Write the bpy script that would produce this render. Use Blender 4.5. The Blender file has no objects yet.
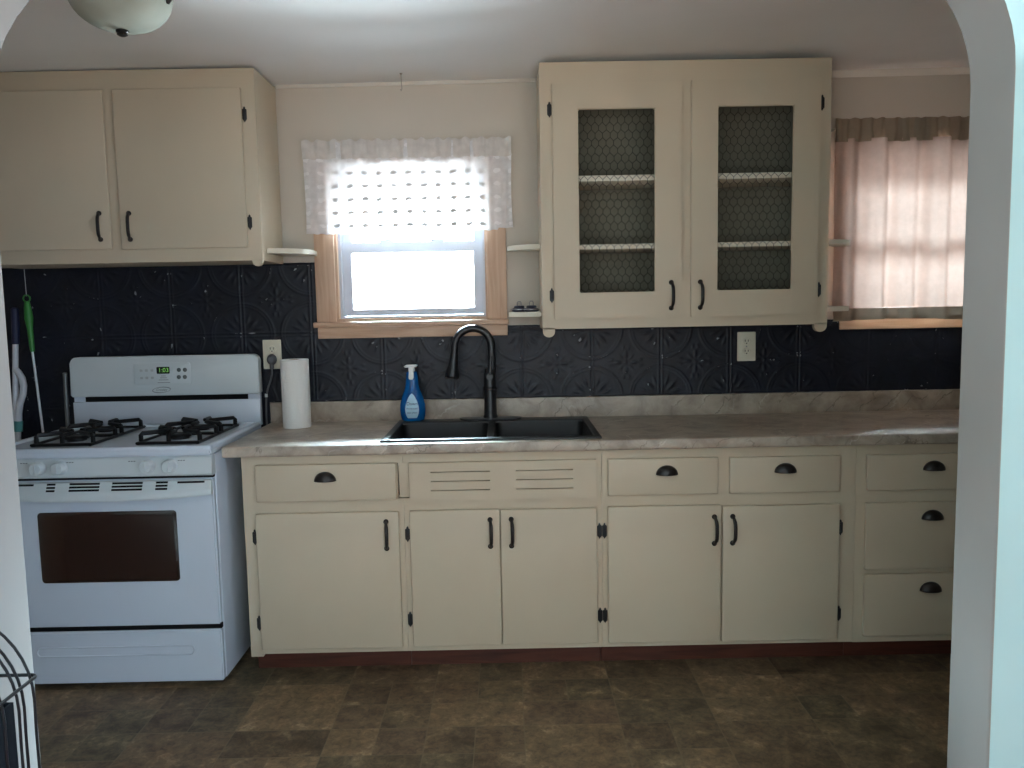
import bpy, bmesh, math, random
import numpy as np
from mathutils import Vector, Matrix

random.seed(7)
C = bpy.context.scene.collection
PI = math.pi

# ------------------------------------------------------------------ helpers
def lin(c):
    out = []
    for v in c:
        v = v / 255.0
        out.append(v / 12.92 if v <= 0.04045 else ((v + 0.055) / 1.055) ** 2.4)
    return (*out, 1.0)

class NT:
    def __init__(self, name):
        self.m = bpy.data.materials.new(name)
        self.m.use_nodes = True
        self.t = self.m.node_tree
        self.t.nodes.clear()
        self.out = self.t.nodes.new('ShaderNodeOutputMaterial')
    def n(self, kind, **kw):
        nd = self.t.nodes.new('ShaderNode' + kind)
        for k, v in kw.items():
            if k in nd.inputs:
                nd.inputs[k].default_value = v
            else:
                setattr(nd, k, v)
        return nd
    def l(self, a, b):
        self.t.links.new(a, b)
    def math(self, op, a, b=None, c=None):
        nd = self.t.nodes.new('ShaderNodeMath'); nd.operation = op
        for i, v in enumerate((a, b, c)):
            if v is None: continue
            if isinstance(v, (int, float)): nd.inputs[i].default_value = v
            else: self.l(v, nd.inputs[i])
        return nd.outputs[0]
    def ramp(self, fac, stops):
        nd = self.t.nodes.new('ShaderNodeValToRGB')
        while len(nd.color_ramp.elements) < len(stops): nd.color_ramp.elements.new(0.5)
        for e, (p, c) in zip(nd.color_ramp.elements, stops):
            e.position = p; e.color = c
        self.l(fac, nd.inputs['Fac'])
        return nd.outputs['Color']
    def mix(self, fac, a, b, blend='MIX'):
        nd = self.t.nodes.new('ShaderNodeMix'); nd.data_type = 'RGBA'; nd.blend_type = blend
        for i, v in ((0, fac), (6, a), (7, b)):
            if isinstance(v, (int, float)): nd.inputs[i].default_value = v
            elif isinstance(v, tuple): nd.inputs[i].default_value = v
            else: self.l(v, nd.inputs[i])
        return nd.outputs[2]

def mat(name, rgb, rough=0.5, spec=0.5, metal=0.0, var=0.06, scale=8.0, bump=0.0, bscale=120.0, coat=0.0):
    """Plain painted / moulded surface: slight procedural mottling and an optional fine bump."""
    k = NT(name)
    b = k.n('BsdfPrincipled', Roughness=rough, Metallic=metal)
    b.inputs['Specular IOR Level'].default_value = spec
    b.inputs['Coat Weight'].default_value = coat
    tc = k.n('TexCoord')
    nz = k.n('TexNoise', Scale=scale, Detail=4.0)
    k.l(tc.outputs['Object'], nz.inputs['Vector'])
    c = lin(rgb)
    lo = tuple(x * (1 - var) for x in c[:3]) + (1,)
    hi = tuple(min(1, x * (1 + var)) for x in c[:3]) + (1,)
    k.l(k.ramp(nz.outputs['Fac'], [(0.3, lo), (0.7, hi)]), b.inputs['Base Color'])
    if bump:
        n2 = k.n('TexNoise', Scale=bscale, Detail=3.0)
        k.l(tc.outputs['Object'], n2.inputs['Vector'])
        bp = k.n('Bump', Strength=bump, Distance=0.002)
        k.l(n2.outputs['Fac'], bp.inputs['Height'])
        k.l(bp.outputs['Normal'], b.inputs['Normal'])
    k.l(b.outputs[0], k.out.inputs['Surface'])
    return k.m

def wood_mat(name, dark, light, rough=0.45, axis='X', knots=True, spec=0.4):
    k = NT(name)
    b = k.n('BsdfPrincipled', Roughness=rough)
    b.inputs['Specular IOR Level'].default_value = spec
    tc = k.n('TexCoord'); mp = k.n('Mapping')
    k.l(tc.outputs['Object'], mp.inputs['Vector'])
    mp.inputs['Scale'].default_value = (1.2, 9, 14) if axis == 'X' else ((14, 9, 1.2) if axis == 'Z' else (9, 1.2, 14))
    nz = k.n('TexNoise', Scale=2.5, Detail=6.0, Distortion=0.8)
    k.l(mp.outputs[0], nz.inputs['Vector'])
    col = k.ramp(nz.outputs['Fac'], [(0.25, lin(dark)), (0.55, lin(light)), (0.8, lin(tuple((d + l) / 2 for d, l in zip(dark, light))))])
    if knots:
        vo = k.n('TexVoronoi', Scale=4.3)
        k.l(tc.outputs['Object'], vo.inputs['Vector'])
        f = k.math('LESS_THAN', vo.outputs['Distance'], 0.075)
        col = k.mix(f, col, lin((96, 52, 40)))
    k.l(col, b.inputs['Base Color'])
    k.l(b.outputs[0], k.out.inputs['Surface'])
    return k.m

# ---- bmesh shape helpers (all in world coordinates)
def BM(): return bmesh.new()

def box(bm, x0, x1, y0, y1, z0, z1, bev=0.0, seg=2):
    r = bmesh.ops.create_cube(bm, size=1.0)
    vs = r['verts']
    for v in vs:
        v.co = Vector(((x0 + x1) / 2 + v.co.x * (x1 - x0), (y0 + y1) / 2 + v.co.y * (y1 - y0), (z0 + z1) / 2 + v.co.z * (z1 - z0)))
    if bev > 0:
        es = list({e for v in vs for e in v.link_edges})
        bmesh.ops.bevel(bm, geom=es, offset=bev, segments=seg, affect='EDGES', profile=0.5)

def holed(bm, X0, X1, y0, y1, Z0, Z1, holes):
    """A panel X0..X1 by Z0..Z1, thickness y0..y1, with rectangular holes (x0,x1,z0,z1): one closed shell."""
    xs = sorted({X0, X1, *[h[0] for h in holes], *[h[1] for h in holes]})
    zs = sorted({Z0, Z1, *[h[2] for h in holes], *[h[3] for h in holes]})
    def solid(i, j):
        if i < 0 or j < 0 or i >= len(xs) - 1 or j >= len(zs) - 1: return False
        cx, cz = (xs[i] + xs[i + 1]) / 2, (zs[j] + zs[j + 1]) / 2
        return not any(h[0] < cx < h[1] and h[2] < cz < h[3] for h in holes)
    V = {}
    def v(i, j, s):
        if (i, j, s) not in V: V[(i, j, s)] = bm.verts.new((xs[i], y1 if s else y0, zs[j]))
        return V[(i, j, s)]
    for i in range(len(xs) - 1):
        for j in range(len(zs) - 1):
            if not solid(i, j): continue
            bm.faces.new((v(i, j, 0), v(i + 1, j, 0), v(i + 1, j + 1, 0), v(i, j + 1, 0)))
            bm.faces.new((v(i, j, 1), v(i, j + 1, 1), v(i + 1, j + 1, 1), v(i + 1, j, 1)))
            if not solid(i - 1, j): bm.faces.new((v(i, j, 0), v(i, j + 1, 0), v(i, j + 1, 1), v(i, j, 1)))
            if not solid(i + 1, j): bm.faces.new((v(i + 1, j, 0), v(i + 1, j, 1), v(i + 1, j + 1, 1), v(i + 1, j + 1, 0)))
            if not solid(i, j - 1): bm.faces.new((v(i, j, 0), v(i, j, 1), v(i + 1, j, 1), v(i + 1, j, 0)))
            if not solid(i, j + 1): bm.faces.new((v(i, j + 1, 0), v(i + 1, j + 1, 0), v(i + 1, j + 1, 1), v(i, j + 1, 1)))

def tube(bm, pts, r, n=10, cap=True):
    pts = [Vector(p) for p in pts]
    rs = r if isinstance(r, (list, tuple)) else [r] * len(pts)
    rings = []
    t0 = (pts[1] - pts[0]).normalized()
    ref = Vector((0, 0, 1)) if abs(t0.z) < 0.9 else Vector((0, 1, 0))
    nrm = t0.cross(ref).normalized()
    for i, p in enumerate(pts):
        a = pts[max(i - 1, 0)]; b = pts[min(i + 1, len(pts) - 1)]
        t = (b - a).normalized()
        nrm = (nrm - t * nrm.dot(t)).normalized()
        bi = t.cross(nrm)
        rings.append([bm.verts.new(p + (nrm * math.cos(2 * PI * k / n) + bi * math.sin(2 * PI * k / n)) * rs[i]) for k in range(n)])
    for a, b in zip(rings, rings[1:]):
        for k in range(n):
            bm.faces.new((a[k], a[(k + 1) % n], b[(k + 1) % n], b[k]))
    if cap:
        bm.faces.new(list(reversed(rings[0]))); bm.faces.new(rings[-1])

def loop_tube(bm, pts, r, n=8):
    pts = [Vector(p) for p in pts]; m = len(pts); rings = []
    c = sum(pts, Vector()) / m
    up = Vector((0, 0, 0))
    for i in range(m): up += (pts[i] - c).cross(pts[(i + 1) % m] - c)
    up.normalize()
    for i in range(m):
        t = (pts[(i + 1) % m] - pts[i - 1]).normalized(); s = t.cross(up).normalized()
        rings.append([bm.verts.new(pts[i] + (s * math.cos(2 * PI * k / n) + up * math.sin(2 * PI * k / n)) * r) for k in range(n)])
    for i in range(m):
        a, b = rings[i], rings[(i + 1) % m]
        for k in range(n): bm.faces.new((a[k], a[(k + 1) % n], b[(k + 1) % n], b[k]))

def lathe(bm, c, prof, n=28, axis='Z', sx=1.0, sy=1.0):
    """Revolve (r, h) pairs about an axis through c. axis 'Y' points towards -Y (out of the wall)."""
    c = Vector(c); rings = []
    def P(r, h, a):
        u, v = r * math.cos(a) * sx, r * math.sin(a) * sy
        if axis == 'Z': return c + Vector((u, v, h))
        if axis == 'Y': return c + Vector((u, -h, v))
        return c + Vector((h, u, v))
    for r, h in prof:
        if r < 1e-6: rings.append([bm.verts.new(P(0, h, 0))])
        else: rings.append([bm.verts.new(P(r, h, 2 * PI * k / n)) for k in range(n)])
    for a, b in zip(rings, rings[1:]):
        for k in range(n):
            if len(a) == 1 and len(b) == 1: continue
            if len(a) == 1: bm.faces.new((a[0], b[(k + 1) % n], b[k]))
            elif len(b) == 1: bm.faces.new((a[k], a[(k + 1) % n], b[0]))
            else: bm.faces.new((a[k], a[(k + 1) % n], b[(k + 1) % n], b[k]))
    if len(rings[0]) > 1: bm.faces.new(list(reversed(rings[0])))
    if len(rings[-1]) > 1: bm.faces.new(rings[-1])

def prism(bm, poly, y0, y1, plane='XZ', bev=0.0):
    """Extrude a closed outline; plane XZ -> along Y, XY -> along Z (y0,y1 are z), YZ -> along X."""
    def P(a, b, t):
        return (a, t, b) if plane == 'XZ' else ((a, b, t) if plane == 'XY' else (t, a, b))
    A = [bm.verts.new(P(a, b, y0)) for a, b in poly]
    B = [bm.verts.new(P(a, b, y1)) for a, b in poly]
    n = len(poly)
    fa = bm.faces.new(A); fb = bm.faces.new(list(reversed(B)))
    for i in range(n):
        bm.faces.new((A[i], B[i], B[(i + 1) % n], A[(i + 1) % n]))
    if bev:
        bmesh.ops.bevel(bm, geom=list(fa.edges) + list(fb.edges), offset=bev, segments=2, affect='EDGES', profile=0.5)

def rrect(x0, x1, z0, z1, r, n=5):
    out = []
    for cx, cz, a in ((x1 - r, z0 + r, -90), (x1 - r, z1 - r, 0), (x0 + r, z1 - r, 90), (x0 + r, z0 + r, 180)):
        for k in range(n + 1):
            t = math.radians(a + 90 * k / n)
            out.append((cx + r * math.cos(t), cz + r * math.sin(t)))
    return out

def world_loc(o):
    p = Vector((0, 0, 0))
    while o is not None:
        p += Vector(o.location); o = o.parent
    return p

def obj(name, bm, m, parent=None, smooth=True, origin=None, angle=35):
    """Link the bmesh as ONE mesh object; the origin goes to the middle of its base (or to `origin`)."""
    bmesh.ops.recalc_face_normals(bm, faces=bm.faces[:])
    co = [v.co for v in bm.verts]
    if origin is None:
        lo = Vector(min(c[i] for c in co) for i in range(3)); hi = Vector(max(c[i] for c in co) for i in range(3))
        origin = Vector(((lo.x + hi.x) / 2, (lo.y + hi.y) / 2, lo.z))
    origin = Vector(origin)
    for v in bm.verts: v.co -= origin
    if smooth:
        for f in bm.faces: f.smooth = True
        for e in bm.edges:
            if len(e.link_faces) == 2 and e.calc_face_angle(0) > math.radians(angle): e.smooth = False
    me = bpy.data.meshes.new(name); bm.to_mesh(me); bm.free()
    for x in (m if isinstance(m, (list, tuple)) else [m]): me.materials.append(x)
    o = bpy.data.objects.new(name, me); C.objects.link(o)
    if parent is not None:
        o.parent = parent; o.location = origin - world_loc(parent)
    else:
        o.location = origin
    return o

def tag(o, label, cat, group=None):
    o['label'] = label; o['category'] = cat
    if group: o['group'] = group
    return o

def thing(name, label, cat, loc, group=None):
    o = bpy.data.objects.new(name, None); C.objects.link(o)
    o.location = loc; o.empty_display_size = 0.05
    return tag(o, label, cat, group)

def struct(o):
    o['kind'] = 'structure'; return o

def text_part(name, s, size, center, m, parent, label=None, rot=(PI / 2, 0, 0), ext=0.0004, shear=0.0):
    cu = bpy.data.curves.new(name, 'FONT'); cu.body = s; cu.size = size; cu.align_x = 'CENTER'; cu.align_y = 'CENTER'
    cu.extrude = ext; cu.shear = shear
    t = bpy.data.objects.new(name, cu); C.objects.link(t)
    dg = bpy.context.evaluated_depsgraph_get()
    me = bpy.data.meshes.new_from_object(t.evaluated_get(dg)); me.name = name
    bpy.data.objects.remove(t)
    me.materials.clear(); me.materials.append(m)
    o = bpy.data.objects.new(name, me); C.objects.link(o)
    o.parent = parent; o.location = Vector(center) - world_loc(parent); o.rotation_euler = rot
    if label: o['label'] = label
    return o

# ------------------------------------------------------------------ materials
CREAM = mat('cream_cabinet_paint', (199, 185, 162), rough=0.42, spec=0.4, var=0.04, scale=3.0, bump=0.12, bscale=60)
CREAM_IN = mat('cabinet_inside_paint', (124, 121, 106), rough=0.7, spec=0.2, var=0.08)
SHELFW = mat('cream_shelf_paint', (228, 222, 205), rough=0.4, spec=0.4, var=0.03)
BRONZE = mat('oil_rubbed_bronze', (38, 34, 33), rough=0.34, spec=0.6, metal=0.35, var=0.2, scale=40)
BLACKIRON = mat('black_iron_hinge', (26, 27, 30), rough=0.42, spec=0.5, var=0.15, scale=60)
WALLP = mat('kitchen_wall_paint', (200, 192, 180), rough=0.75, spec=0.2, var=0.03, scale=2, bump=0.15, bscale=90)
CEILP = mat('ceiling_paint', (232, 234, 234), rough=0.8, spec=0.15, var=0.03, scale=2, bump=0.2, bscale=40)
TEAL = mat('aqua_wall_paint', (180, 217, 221), rough=0.55, spec=0.3, var=0.03, scale=3, bump=0.35, bscale=14)
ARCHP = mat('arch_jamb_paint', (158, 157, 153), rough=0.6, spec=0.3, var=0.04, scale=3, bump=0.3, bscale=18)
TRIMW = mat('white_trim_paint', (216, 212, 202), rough=0.4, spec=0.4, var=0.03)
VINYL = mat('white_vinyl_sash', (198, 203, 214), rough=0.35, spec=0.5, var=0.02)
PINE = wood_mat('pine_casing', (182, 144, 118), (206, 174, 148), axis='Z', knots=False)
PINEX = wood_mat('pine_sill', (182, 144, 118), (206, 174, 148), axis='X', knots=True)
KICK = wood_mat('reddish_toe_kick', (60, 31, 22), (90, 47, 34), axis='X', knots=False, rough=0.5)
ENAMEL = mat('white_enamel', (206, 215, 226), rough=0.26, spec=0.6, coat=0.3, var=0.015, scale=2)
ENAMEL2 = mat('white_panel_plastic', (204, 212, 214), rough=0.35, spec=0.5, var=0.015)
DARKGAP = mat('dark_gap', (14, 14, 15), rough=0.7, spec=0.2, var=0.1)
CASTIRON = mat('cast_iron', (12, 12, 14), rough=0.45, spec=0.35, var=0.2, scale=90, bump=0.3, bscale=300)
GREYBTN = mat('grey_button', (96, 104, 104), rough=0.5, var=0.05)
GREYTXT = mat('grey_print', (112, 120, 122), rough=0.5, var=0.03)
SINKB = mat("black_composite", (17, 19, 23), rough=0.42, spec=0.5, var=0.15, scale=200, bump=0.15, bscale=500)
FAUCETB = mat('matte_black_faucet', (24, 26, 30), rough=0.3, spec=0.6, metal=0.2, var=0.1)
STEEL = mat('brushed_steel', (150, 150, 152), rough=0.32, metal=0.9, var=0.06, scale=60)
PAPER = mat('white_paper_towel', (232, 232, 228), rough=0.9, spec=0.1, var=0.02, bump=0.6, bscale=160)
CARD = mat('brown_cardboard', (150, 118, 84), rough=0.9, var=0.08)
PLATE = mat('ivory_plate', (222, 216, 196), rough=0.4, spec=0.4, var=0.02)
PLUGG = mat('grey_rubber_plug', (92, 92, 96), rough=0.55, var=0.05)
GREENP = mat('green_handle', (52, 128, 52), rough=0.4, var=0.08)
WHITEP = mat('white_plastic_tube', (206, 208, 212), rough=0.4, var=0.03)
NAVYP = mat('navy_grip', (26, 30, 62), rough=0.6, var=0.1)
TEALP = mat('teal_collar', (78, 142, 140), rough=0.4, var=0.05)
GREYMET = mat('grey_metal_pole', (112, 112, 110), rough=0.45, metal=0.5, var=0.06)
WIREB = mat('black_wire', (22, 22, 26), rough=0.4, spec=0.5, metal=0.3, var=0.1)
LINER = mat('black_liner_cloth', (20, 24, 30), rough=0.9, spec=0.1, var=0.15, scale=60)
CHICKEN = mat('dark_hex_wire', (30, 30, 28), rough=0.6, metal=0.3, var=0.2)
BOWL = mat('frosted_alabaster_glass', (168, 174, 162), rough=0.7, spec=0.2, var=0.10, scale=9)
WIREW = mat('pale_hook_wire', (168, 164, 156), rough=0.4, metal=0.4, var=0.05)
BLUEDISC = mat('dark_blue_rubber', (30, 38, 58), rough=0.35, spec=0.6, var=0.1)
LABELM = mat('pale_blue_label', (178, 214, 232), rough=0.3, var=0.10, scale=40)
LABELT = mat('navy_label_print', (20, 44, 110), rough=0.4, var=0.03)
PUMPW = mat('white_pump_plastic', (232, 232, 230), rough=0.35, var=0.02)

def make_soap_blue():
    k = NT('blue_soap_bottle')
    b = k.n('BsdfPrincipled', Roughness=0.12)
    b.inputs['Base Color'].default_value = lin((14, 104, 182))
    b.inputs['Transmission Weight'].default_value = 0.35
    b.inputs['IOR'].default_value = 1.4
    tc = k.n('TexCoord'); nz = k.n('TexNoise', Scale=14.0)
    k.l(tc.outputs['Object'], nz.inputs['Vector'])
    k.l(k.ramp(nz.outputs['Fac'], [(0.3, lin((8, 84, 158))), (0.7, lin((22, 120, 196)))]), b.inputs['Base Color'])
    k.l(b.outputs[0], k.out.inputs['Surface'])
    return k.m
SOAP = make_soap_blue()

def make_floor():
    k = NT('slate_vinyl_tiles')
    b = k.n('BsdfPrincipled', Roughness=0.5)
    b.inputs['Specular IOR Level'].default_value = 0.3
    geo = k.n('NewGeometry'); sep = k.n('SeparateXYZ'); k.l(geo.outputs['Position'], sep.inputs[0])
    T = 0.155
    x = k.math('DIVIDE', k.math('ADD', sep.outputs['X'], 10 * T - 0.03), T)
    y = k.math('DIVIDE', k.math('ADD', sep.outputs['Y'], 60 * T + 0.655 - 60 * T + 8 * T), T)
    fx, fy = k.math('FLOOR', x), k.math('FLOOR', y)
    # pairs of cells now and then share one larger tile
    def rnd(a, bb, s):
        cv = k.n('CombineXYZ'); k.l(a, cv.inputs[0]); k.l(bb, cv.inputs[1]); cv.inputs[2].default_value = s
        w = k.n('TexWhiteNoise', noise_dimensions='3D'); k.l(cv.outputs[0], w.inputs['Vector'])
        return w.outputs['Value']
    hx, hy = k.math('FLOOR', k.math('DIVIDE', x, 2.0)), k.math('FLOOR', k.math('DIVIDE', y, 2.0))
    big = k.math('LESS_THAN', rnd(hx, hy, 3.1), 0.45)
    wide = k.math('LESS_THAN', rnd(hx, fy, 9.7), 0.4)
    any_x = k.math('MAXIMUM', big, wide)
    ix = k.math('ADD', k.math('MULTIPLY', any_x, k.math('ADD', k.math('MULTIPLY', hx, 2.0), 100.5)), k.math('MULTIPLY', k.math('SUBTRACT', 1.0, any_x), fx))
    iy = k.math('ADD', k.math('MULTIPLY', big, k.math('ADD', k.math('MULTIPLY', hy, 2.0), 100.5)), k.math('MULTIPLY', k.math('SUBTRACT', 1.0, big), fy))
    tone = rnd(ix, iy, 0.4)
    tone2 = rnd(ix, iy, 5.5)
    n1 = k.n('TexNoise', Scale=10.0, Detail=6.0, Roughness=0.66, Distortion=0.4)
    off = k.n('CombineXYZ'); k.l(k.math('MULTIPLY', tone, 30.0), off.inputs[2])
    va = k.n('VectorMath', operation='ADD'); k.l(geo.outputs['Position'], va.inputs[0]); k.l(off.outputs[0], va.inputs[1])
    k.l(va.outputs[0], n1.inputs['Vector'])
    n2 = k.n('TexNoise', Scale=48.0, Detail=8.0, Roughness=0.7, Distortion=0.7); k.l(va.outputs[0], n2.inputs['Vector'])
    base = k.ramp(tone, [(0.0, lin((66, 58, 44))), (0.3, lin((124, 102, 78))), (0.5, lin((84, 84, 64))), (0.75, lin((158, 134, 102))), (0.9, lin((104, 86, 70))), (1.0, lin((140, 116, 92)))])
    mott = k.ramp(n1.outputs['Fac'], [(0.32, lin((56, 48, 38))), (0.48, lin((118, 100, 78))), (0.58, lin((140, 120, 94))), (0.70, lin((200, 178, 142)))])
    c = k.mix(0.55, base, mott)
    fine = k.ramp(n2.outputs['Fac'], [(0.36, (0.32, 0.31, 0.29, 1)), (0.50, (1, 1, 1, 1)), (0.64, (1.75, 1.68, 1.55, 1))])
    c = k.mix(0.5, c, fine, 'MULTIPLY')
    # thin seams, hidden inside the merged tiles
    ux = k.math('ABSOLUTE', k.math('SUBTRACT', k.math('FRACT', x), 0.5)); uy = k.math('ABSOLUTE', k.math('SUBTRACT', k.math('FRACT', y), 0.5))
    ox = k.math('GREATER_THAN', k.math('ABSOLUTE', k.math('SUBTRACT', k.math('FRACT', k.math('DIVIDE', x, 2.0)), 0.5)), 0.3)
    oy = k.math('GREATER_THAN', k.math('ABSOLUTE', k.math('SUBTRACT', k.math('FRACT', k.math('DIVIDE', y, 2.0)), 0.5)), 0.3)
    sx = k.math('MULTIPLY', k.math('GREATER_THAN', ux, 0.488), k.math('MAXIMUM', k.math('SUBTRACT', 1.0, any_x), ox))
    sy = k.math('MULTIPLY', k.math('GREATER_THAN', uy, 0.488), k.math('MAXIMUM', k.math('SUBTRACT', 1.0, big), oy))
    seam = k.math('MAXIMUM', sx, sy)
    c = k.mix(k.math('MULTIPLY', seam, 0.55), c, lin((138, 124, 100)))
    c = k.mix(1.0, c, (0.74, 0.725, 0.735, 1), 'MULTIPLY')
    k.l(c, b.inputs['Base Color'])
    bp = k.n('Bump', Strength=0.25, Distance=0.002)
    k.l(k.math('SUBTRACT', n2.outputs['Fac'], k.math('MULTIPLY', seam, 0.6)), bp.inputs['Height'])
    k.l(bp.outputs['Normal'], b.inputs['Normal'])
    k.l(k.math('ADD', k.math('MULTIPLY', n2.outputs['Fac'], 0.25), 0.38), b.inputs['Roughness'])
    k.l(b.outputs[0], k.out.inputs['Surface'])
    return k.m
FLOORM = make_floor()

def make_counter():
    k = NT('marbled_laminate')
    b = k.n('BsdfPrincipled', Roughness=0.5)
    b.inputs['Specular IOR Level'].default_value = 0.8
    b.inputs['Coat Weight'].default_value = 0.4; b.inputs['Coat Roughness'].default_value = 0.42; b.inputs['Coat IOR'].default_value = 1.6
    geo = k.n('NewGeometry')
    mp = k.n('Mapping'); k.l(geo.outputs['Position'], mp.inputs['Vector'])
    mp.inputs['Rotation'].default_value = (0.5, 0.75, 0.35)
    n1 = k.n('TexNoise', Scale=9.0, Detail=8.0, Roughness=0.62, Distortion=0.5); k.l(mp.outputs[0], n1.inputs['Vector'])
    base = k.ramp(n1.outputs['Fac'], [(0.28, lin((118, 104, 90))), (0.5, lin((162, 148, 132))), (0.72, lin((190, 178, 162)))])
    sep = k.n('SeparateXYZ'); k.l(geo.outputs['Position'], sep.inputs[0])
    # diagonal cracks: lines across x - 1.1 (z + y), bent by noise and broken into pieces
    yz = k.math('ADD', sep.outputs['Y'], sep.outputs['Z'])
    n2 = k.n('TexNoise', Scale=5.0, Detail=6.0, Roughness=0.6, Distortion=0.6); k.l(geo.outputs['Position'], n2.inputs['Vector'])
    def cracks(per, slope, wob, width, nscale, thr):
        t = k.math('ADD', k.math('SUBTRACT', sep.outputs['X'], k.math('MULTIPLY', yz, slope)), k.math('MULTIPLY', n2.outputs['Fac'], wob))
        d = k.math('ABSOLUTE', k.math('SUBTRACT', k.math('FRACT', k.math('DIVIDE', t, per)), 0.5))
        ln = k.math('SUBTRACT', 1.0, k.math('MINIMUM', k.math('DIVIDE', d, width), 1.0))
        n3 = k.n('TexNoise', Scale=nscale); k.l(geo.outputs['Position'], n3.inputs['Vector'])
        br = k.math('MINIMUM', k.math('MAXIMUM', k.math('MULTIPLY', k.math('SUBTRACT', n3.outputs['Fac'], thr), 9.0), 0.0), 1.0)
        return k.math('MULTIPLY', ln, br)
    c = k.mix(k.math('MULTIPLY', cracks(.118, 1.15, .30, .045, 6.0, .50), 0.8), base, lin((82, 72, 62)))
    c = k.mix(k.math('MULTIPLY', cracks(.171, .85, .42, .050, 5.0, .47), 0.6), c, lin((206, 198, 186)))
    c = k.mix(k.math('MULTIPLY', cracks(.29, -.9, .5, .03, 7.0, .52), 0.6), c, lin((88, 78, 68)))
    k.l(c, b.inputs['Base Color'])
    k.l(b.outputs[0], k.out.inputs['Surface'])
    return k.m
COUNTER = make_counter()

def make_tin():
    k = NT('black_painted_tin')
    b = k.n('BsdfPrincipled', Roughness=0.45)
    b.inputs['Specular IOR Level'].default_value = 0.4
    tc = k.n('TexCoord'); nz = k.n('TexNoise', Scale=11.0, Detail=6.0)
    k.l(tc.outputs['Object'], nz.inputs['Vector'])
    # pale glints painted onto the raised pattern, broken up by noise
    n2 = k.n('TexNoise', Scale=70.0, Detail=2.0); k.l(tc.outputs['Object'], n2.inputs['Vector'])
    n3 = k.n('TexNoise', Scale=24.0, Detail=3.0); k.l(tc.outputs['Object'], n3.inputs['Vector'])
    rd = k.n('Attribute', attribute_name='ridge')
    glint = k.math('MULTIPLY', k.math('GREATER_THAN', rd.outputs['Fac'], 0.52), k.math('GREATER_THAN', n3.outputs['Fac'], 0.63))
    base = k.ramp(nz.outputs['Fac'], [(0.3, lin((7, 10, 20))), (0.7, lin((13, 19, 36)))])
    k.l(k.mix(k.math('MULTIPLY', glint, 0.8), base, lin((150, 152, 156))), b.inputs['Base Color'])
    k.l(k.math('ADD', k.math('MULTIPLY', n2.outputs['Fac'], 0.2), 0.36), b.inputs['Roughness'])
    k.l(b.outputs[0], k.out.inputs['Surface'])
    return k.m
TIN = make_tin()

def make_glass(name, tint=(1, 1, 1, 1), gloss=0.06, rough=0.0):
    k = NT(name)
    t = k.n('BsdfTransparent'); t.inputs['Color'].default_value = tint
    g = k.n('BsdfGlossy', Roughness=rough)
    fr = k.n('Fresnel', IOR=1.45)
    mx = k.n('MixShader')
    k.l(k.math('MULTIPLY', fr.outputs[0], gloss / 0.06), mx.inputs[0]); k.l(t.outputs[0], mx.inputs[1]); k.l(g.outputs[0], mx.inputs[2])
    k.l(mx.outputs[0], k.out.inputs['Surface'])
    return k.m
GLASS = make_glass('window_glass')
OVENGLASS = mat('oven_door_glass', (46, 29, 23), rough=0.1, spec=0.7, var=0.05, coat=0.6)  # brown reflection of the room put into the base colour

def make_fabric(name, rgb, transl, alpha, weave=900.0, dots=None, var=0.06):
    """Thin cloth: diffuse + translucent, with an optional see-through share and a printed dot row."""
    k = NT(name)
    tc = k.n('TexCoord')
    nz = k.n('TexNoise', Scale=weave, Detail=2.0); k.l(tc.outputs['Object'], nz.inputs['Vector'])
    n2 = k.n('TexNoise', Scale=30.0, Detail=5.0); k.l(tc.outputs['Object'], n2.inputs['Vector'])
    c = lin(rgb)
    col = k.ramp(n2.outputs['Fac'], [(0.3, tuple(x * (1 - var) for x in c[:3]) + (1,)), (0.7, tuple(min(1, x * (1 + var)) for x in c[:3]) + (1,))])
    d = k.n('BsdfDiffuse'); t = k.n('BsdfTranslucent')
    k.l(col, d.inputs['Color']); k.l(col, t.inputs['Color'])
    m1 = k.n('MixShader'); m1.inputs[0].default_value = transl
    k.l(d.outputs[0], m1.inputs[1]); k.l(t.outputs[0], m1.inputs[2])
    if alpha >= 1:
        k.l(m1.outputs[0], k.out.inputs['Surface']); return k.m
    sp_a = min(.1, 1 - alpha)
    a = k.math('ADD', alpha - sp_a, k.math('MULTIPLY', n2.outputs['Fac'], 2 * sp_a))
    if dots:
        px, pz = dots
        geo = k.n('NewGeometry'); sep = k.n('SeparateXYZ'); k.l(geo.outputs['Position'], sep.inputs[0])
        n3 = k.n('TexNoise', Scale=60.0); k.l(geo.outputs['Position'], n3.inputs['Vector'])
        wob = k.math('MULTIPLY', k.math('SUBTRACT', n3.outputs['Fac'], 0.5), 0.35)
        ux = k.math('MULTIPLY', k.math('SUBTRACT', k.math('FRACT', k.math('ADD', k.math('DIVIDE', sep.outputs['X'], px), wob)), 0.5), px)
        uz = k.math('MULTIPLY', k.math('SUBTRACT', k.math('FRACT', k.math('ADD', k.math('DIVIDE', sep.outputs['Z'], pz), wob)), 0.5), pz)
        r2 = k.math('ADD', k.math('POWER', k.math('DIVIDE', ux, 0.0145), 2.0), k.math('POWER', k.math('DIVIDE', uz, 0.0085), 2.0))
        dot = k.math('LESS_THAN', r2, 1.0)
        # the woven dots are dense little tufts that let no light through
        a = k.math('MAXIMUM', a, dot)
        k.l(k.math('MULTIPLY', k.math('SUBTRACT', 1.0, dot), transl), m1.inputs[0])
    tr = k.n('BsdfTransparent'); m2 = k.n('MixShader')
    k.l(a, m2.inputs[0]); k.l(tr.outputs[0], m2.inputs[1]); k.l(m1.outputs[0], m2.inputs[2])
    k.l(m2.outputs[0], k.out.inputs['Surface'])
    return k.m
LACE = make_fabric('white_lace', (240, 240, 242), 0.24, 0.84, dots=(0.0605, 0.0535))
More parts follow.
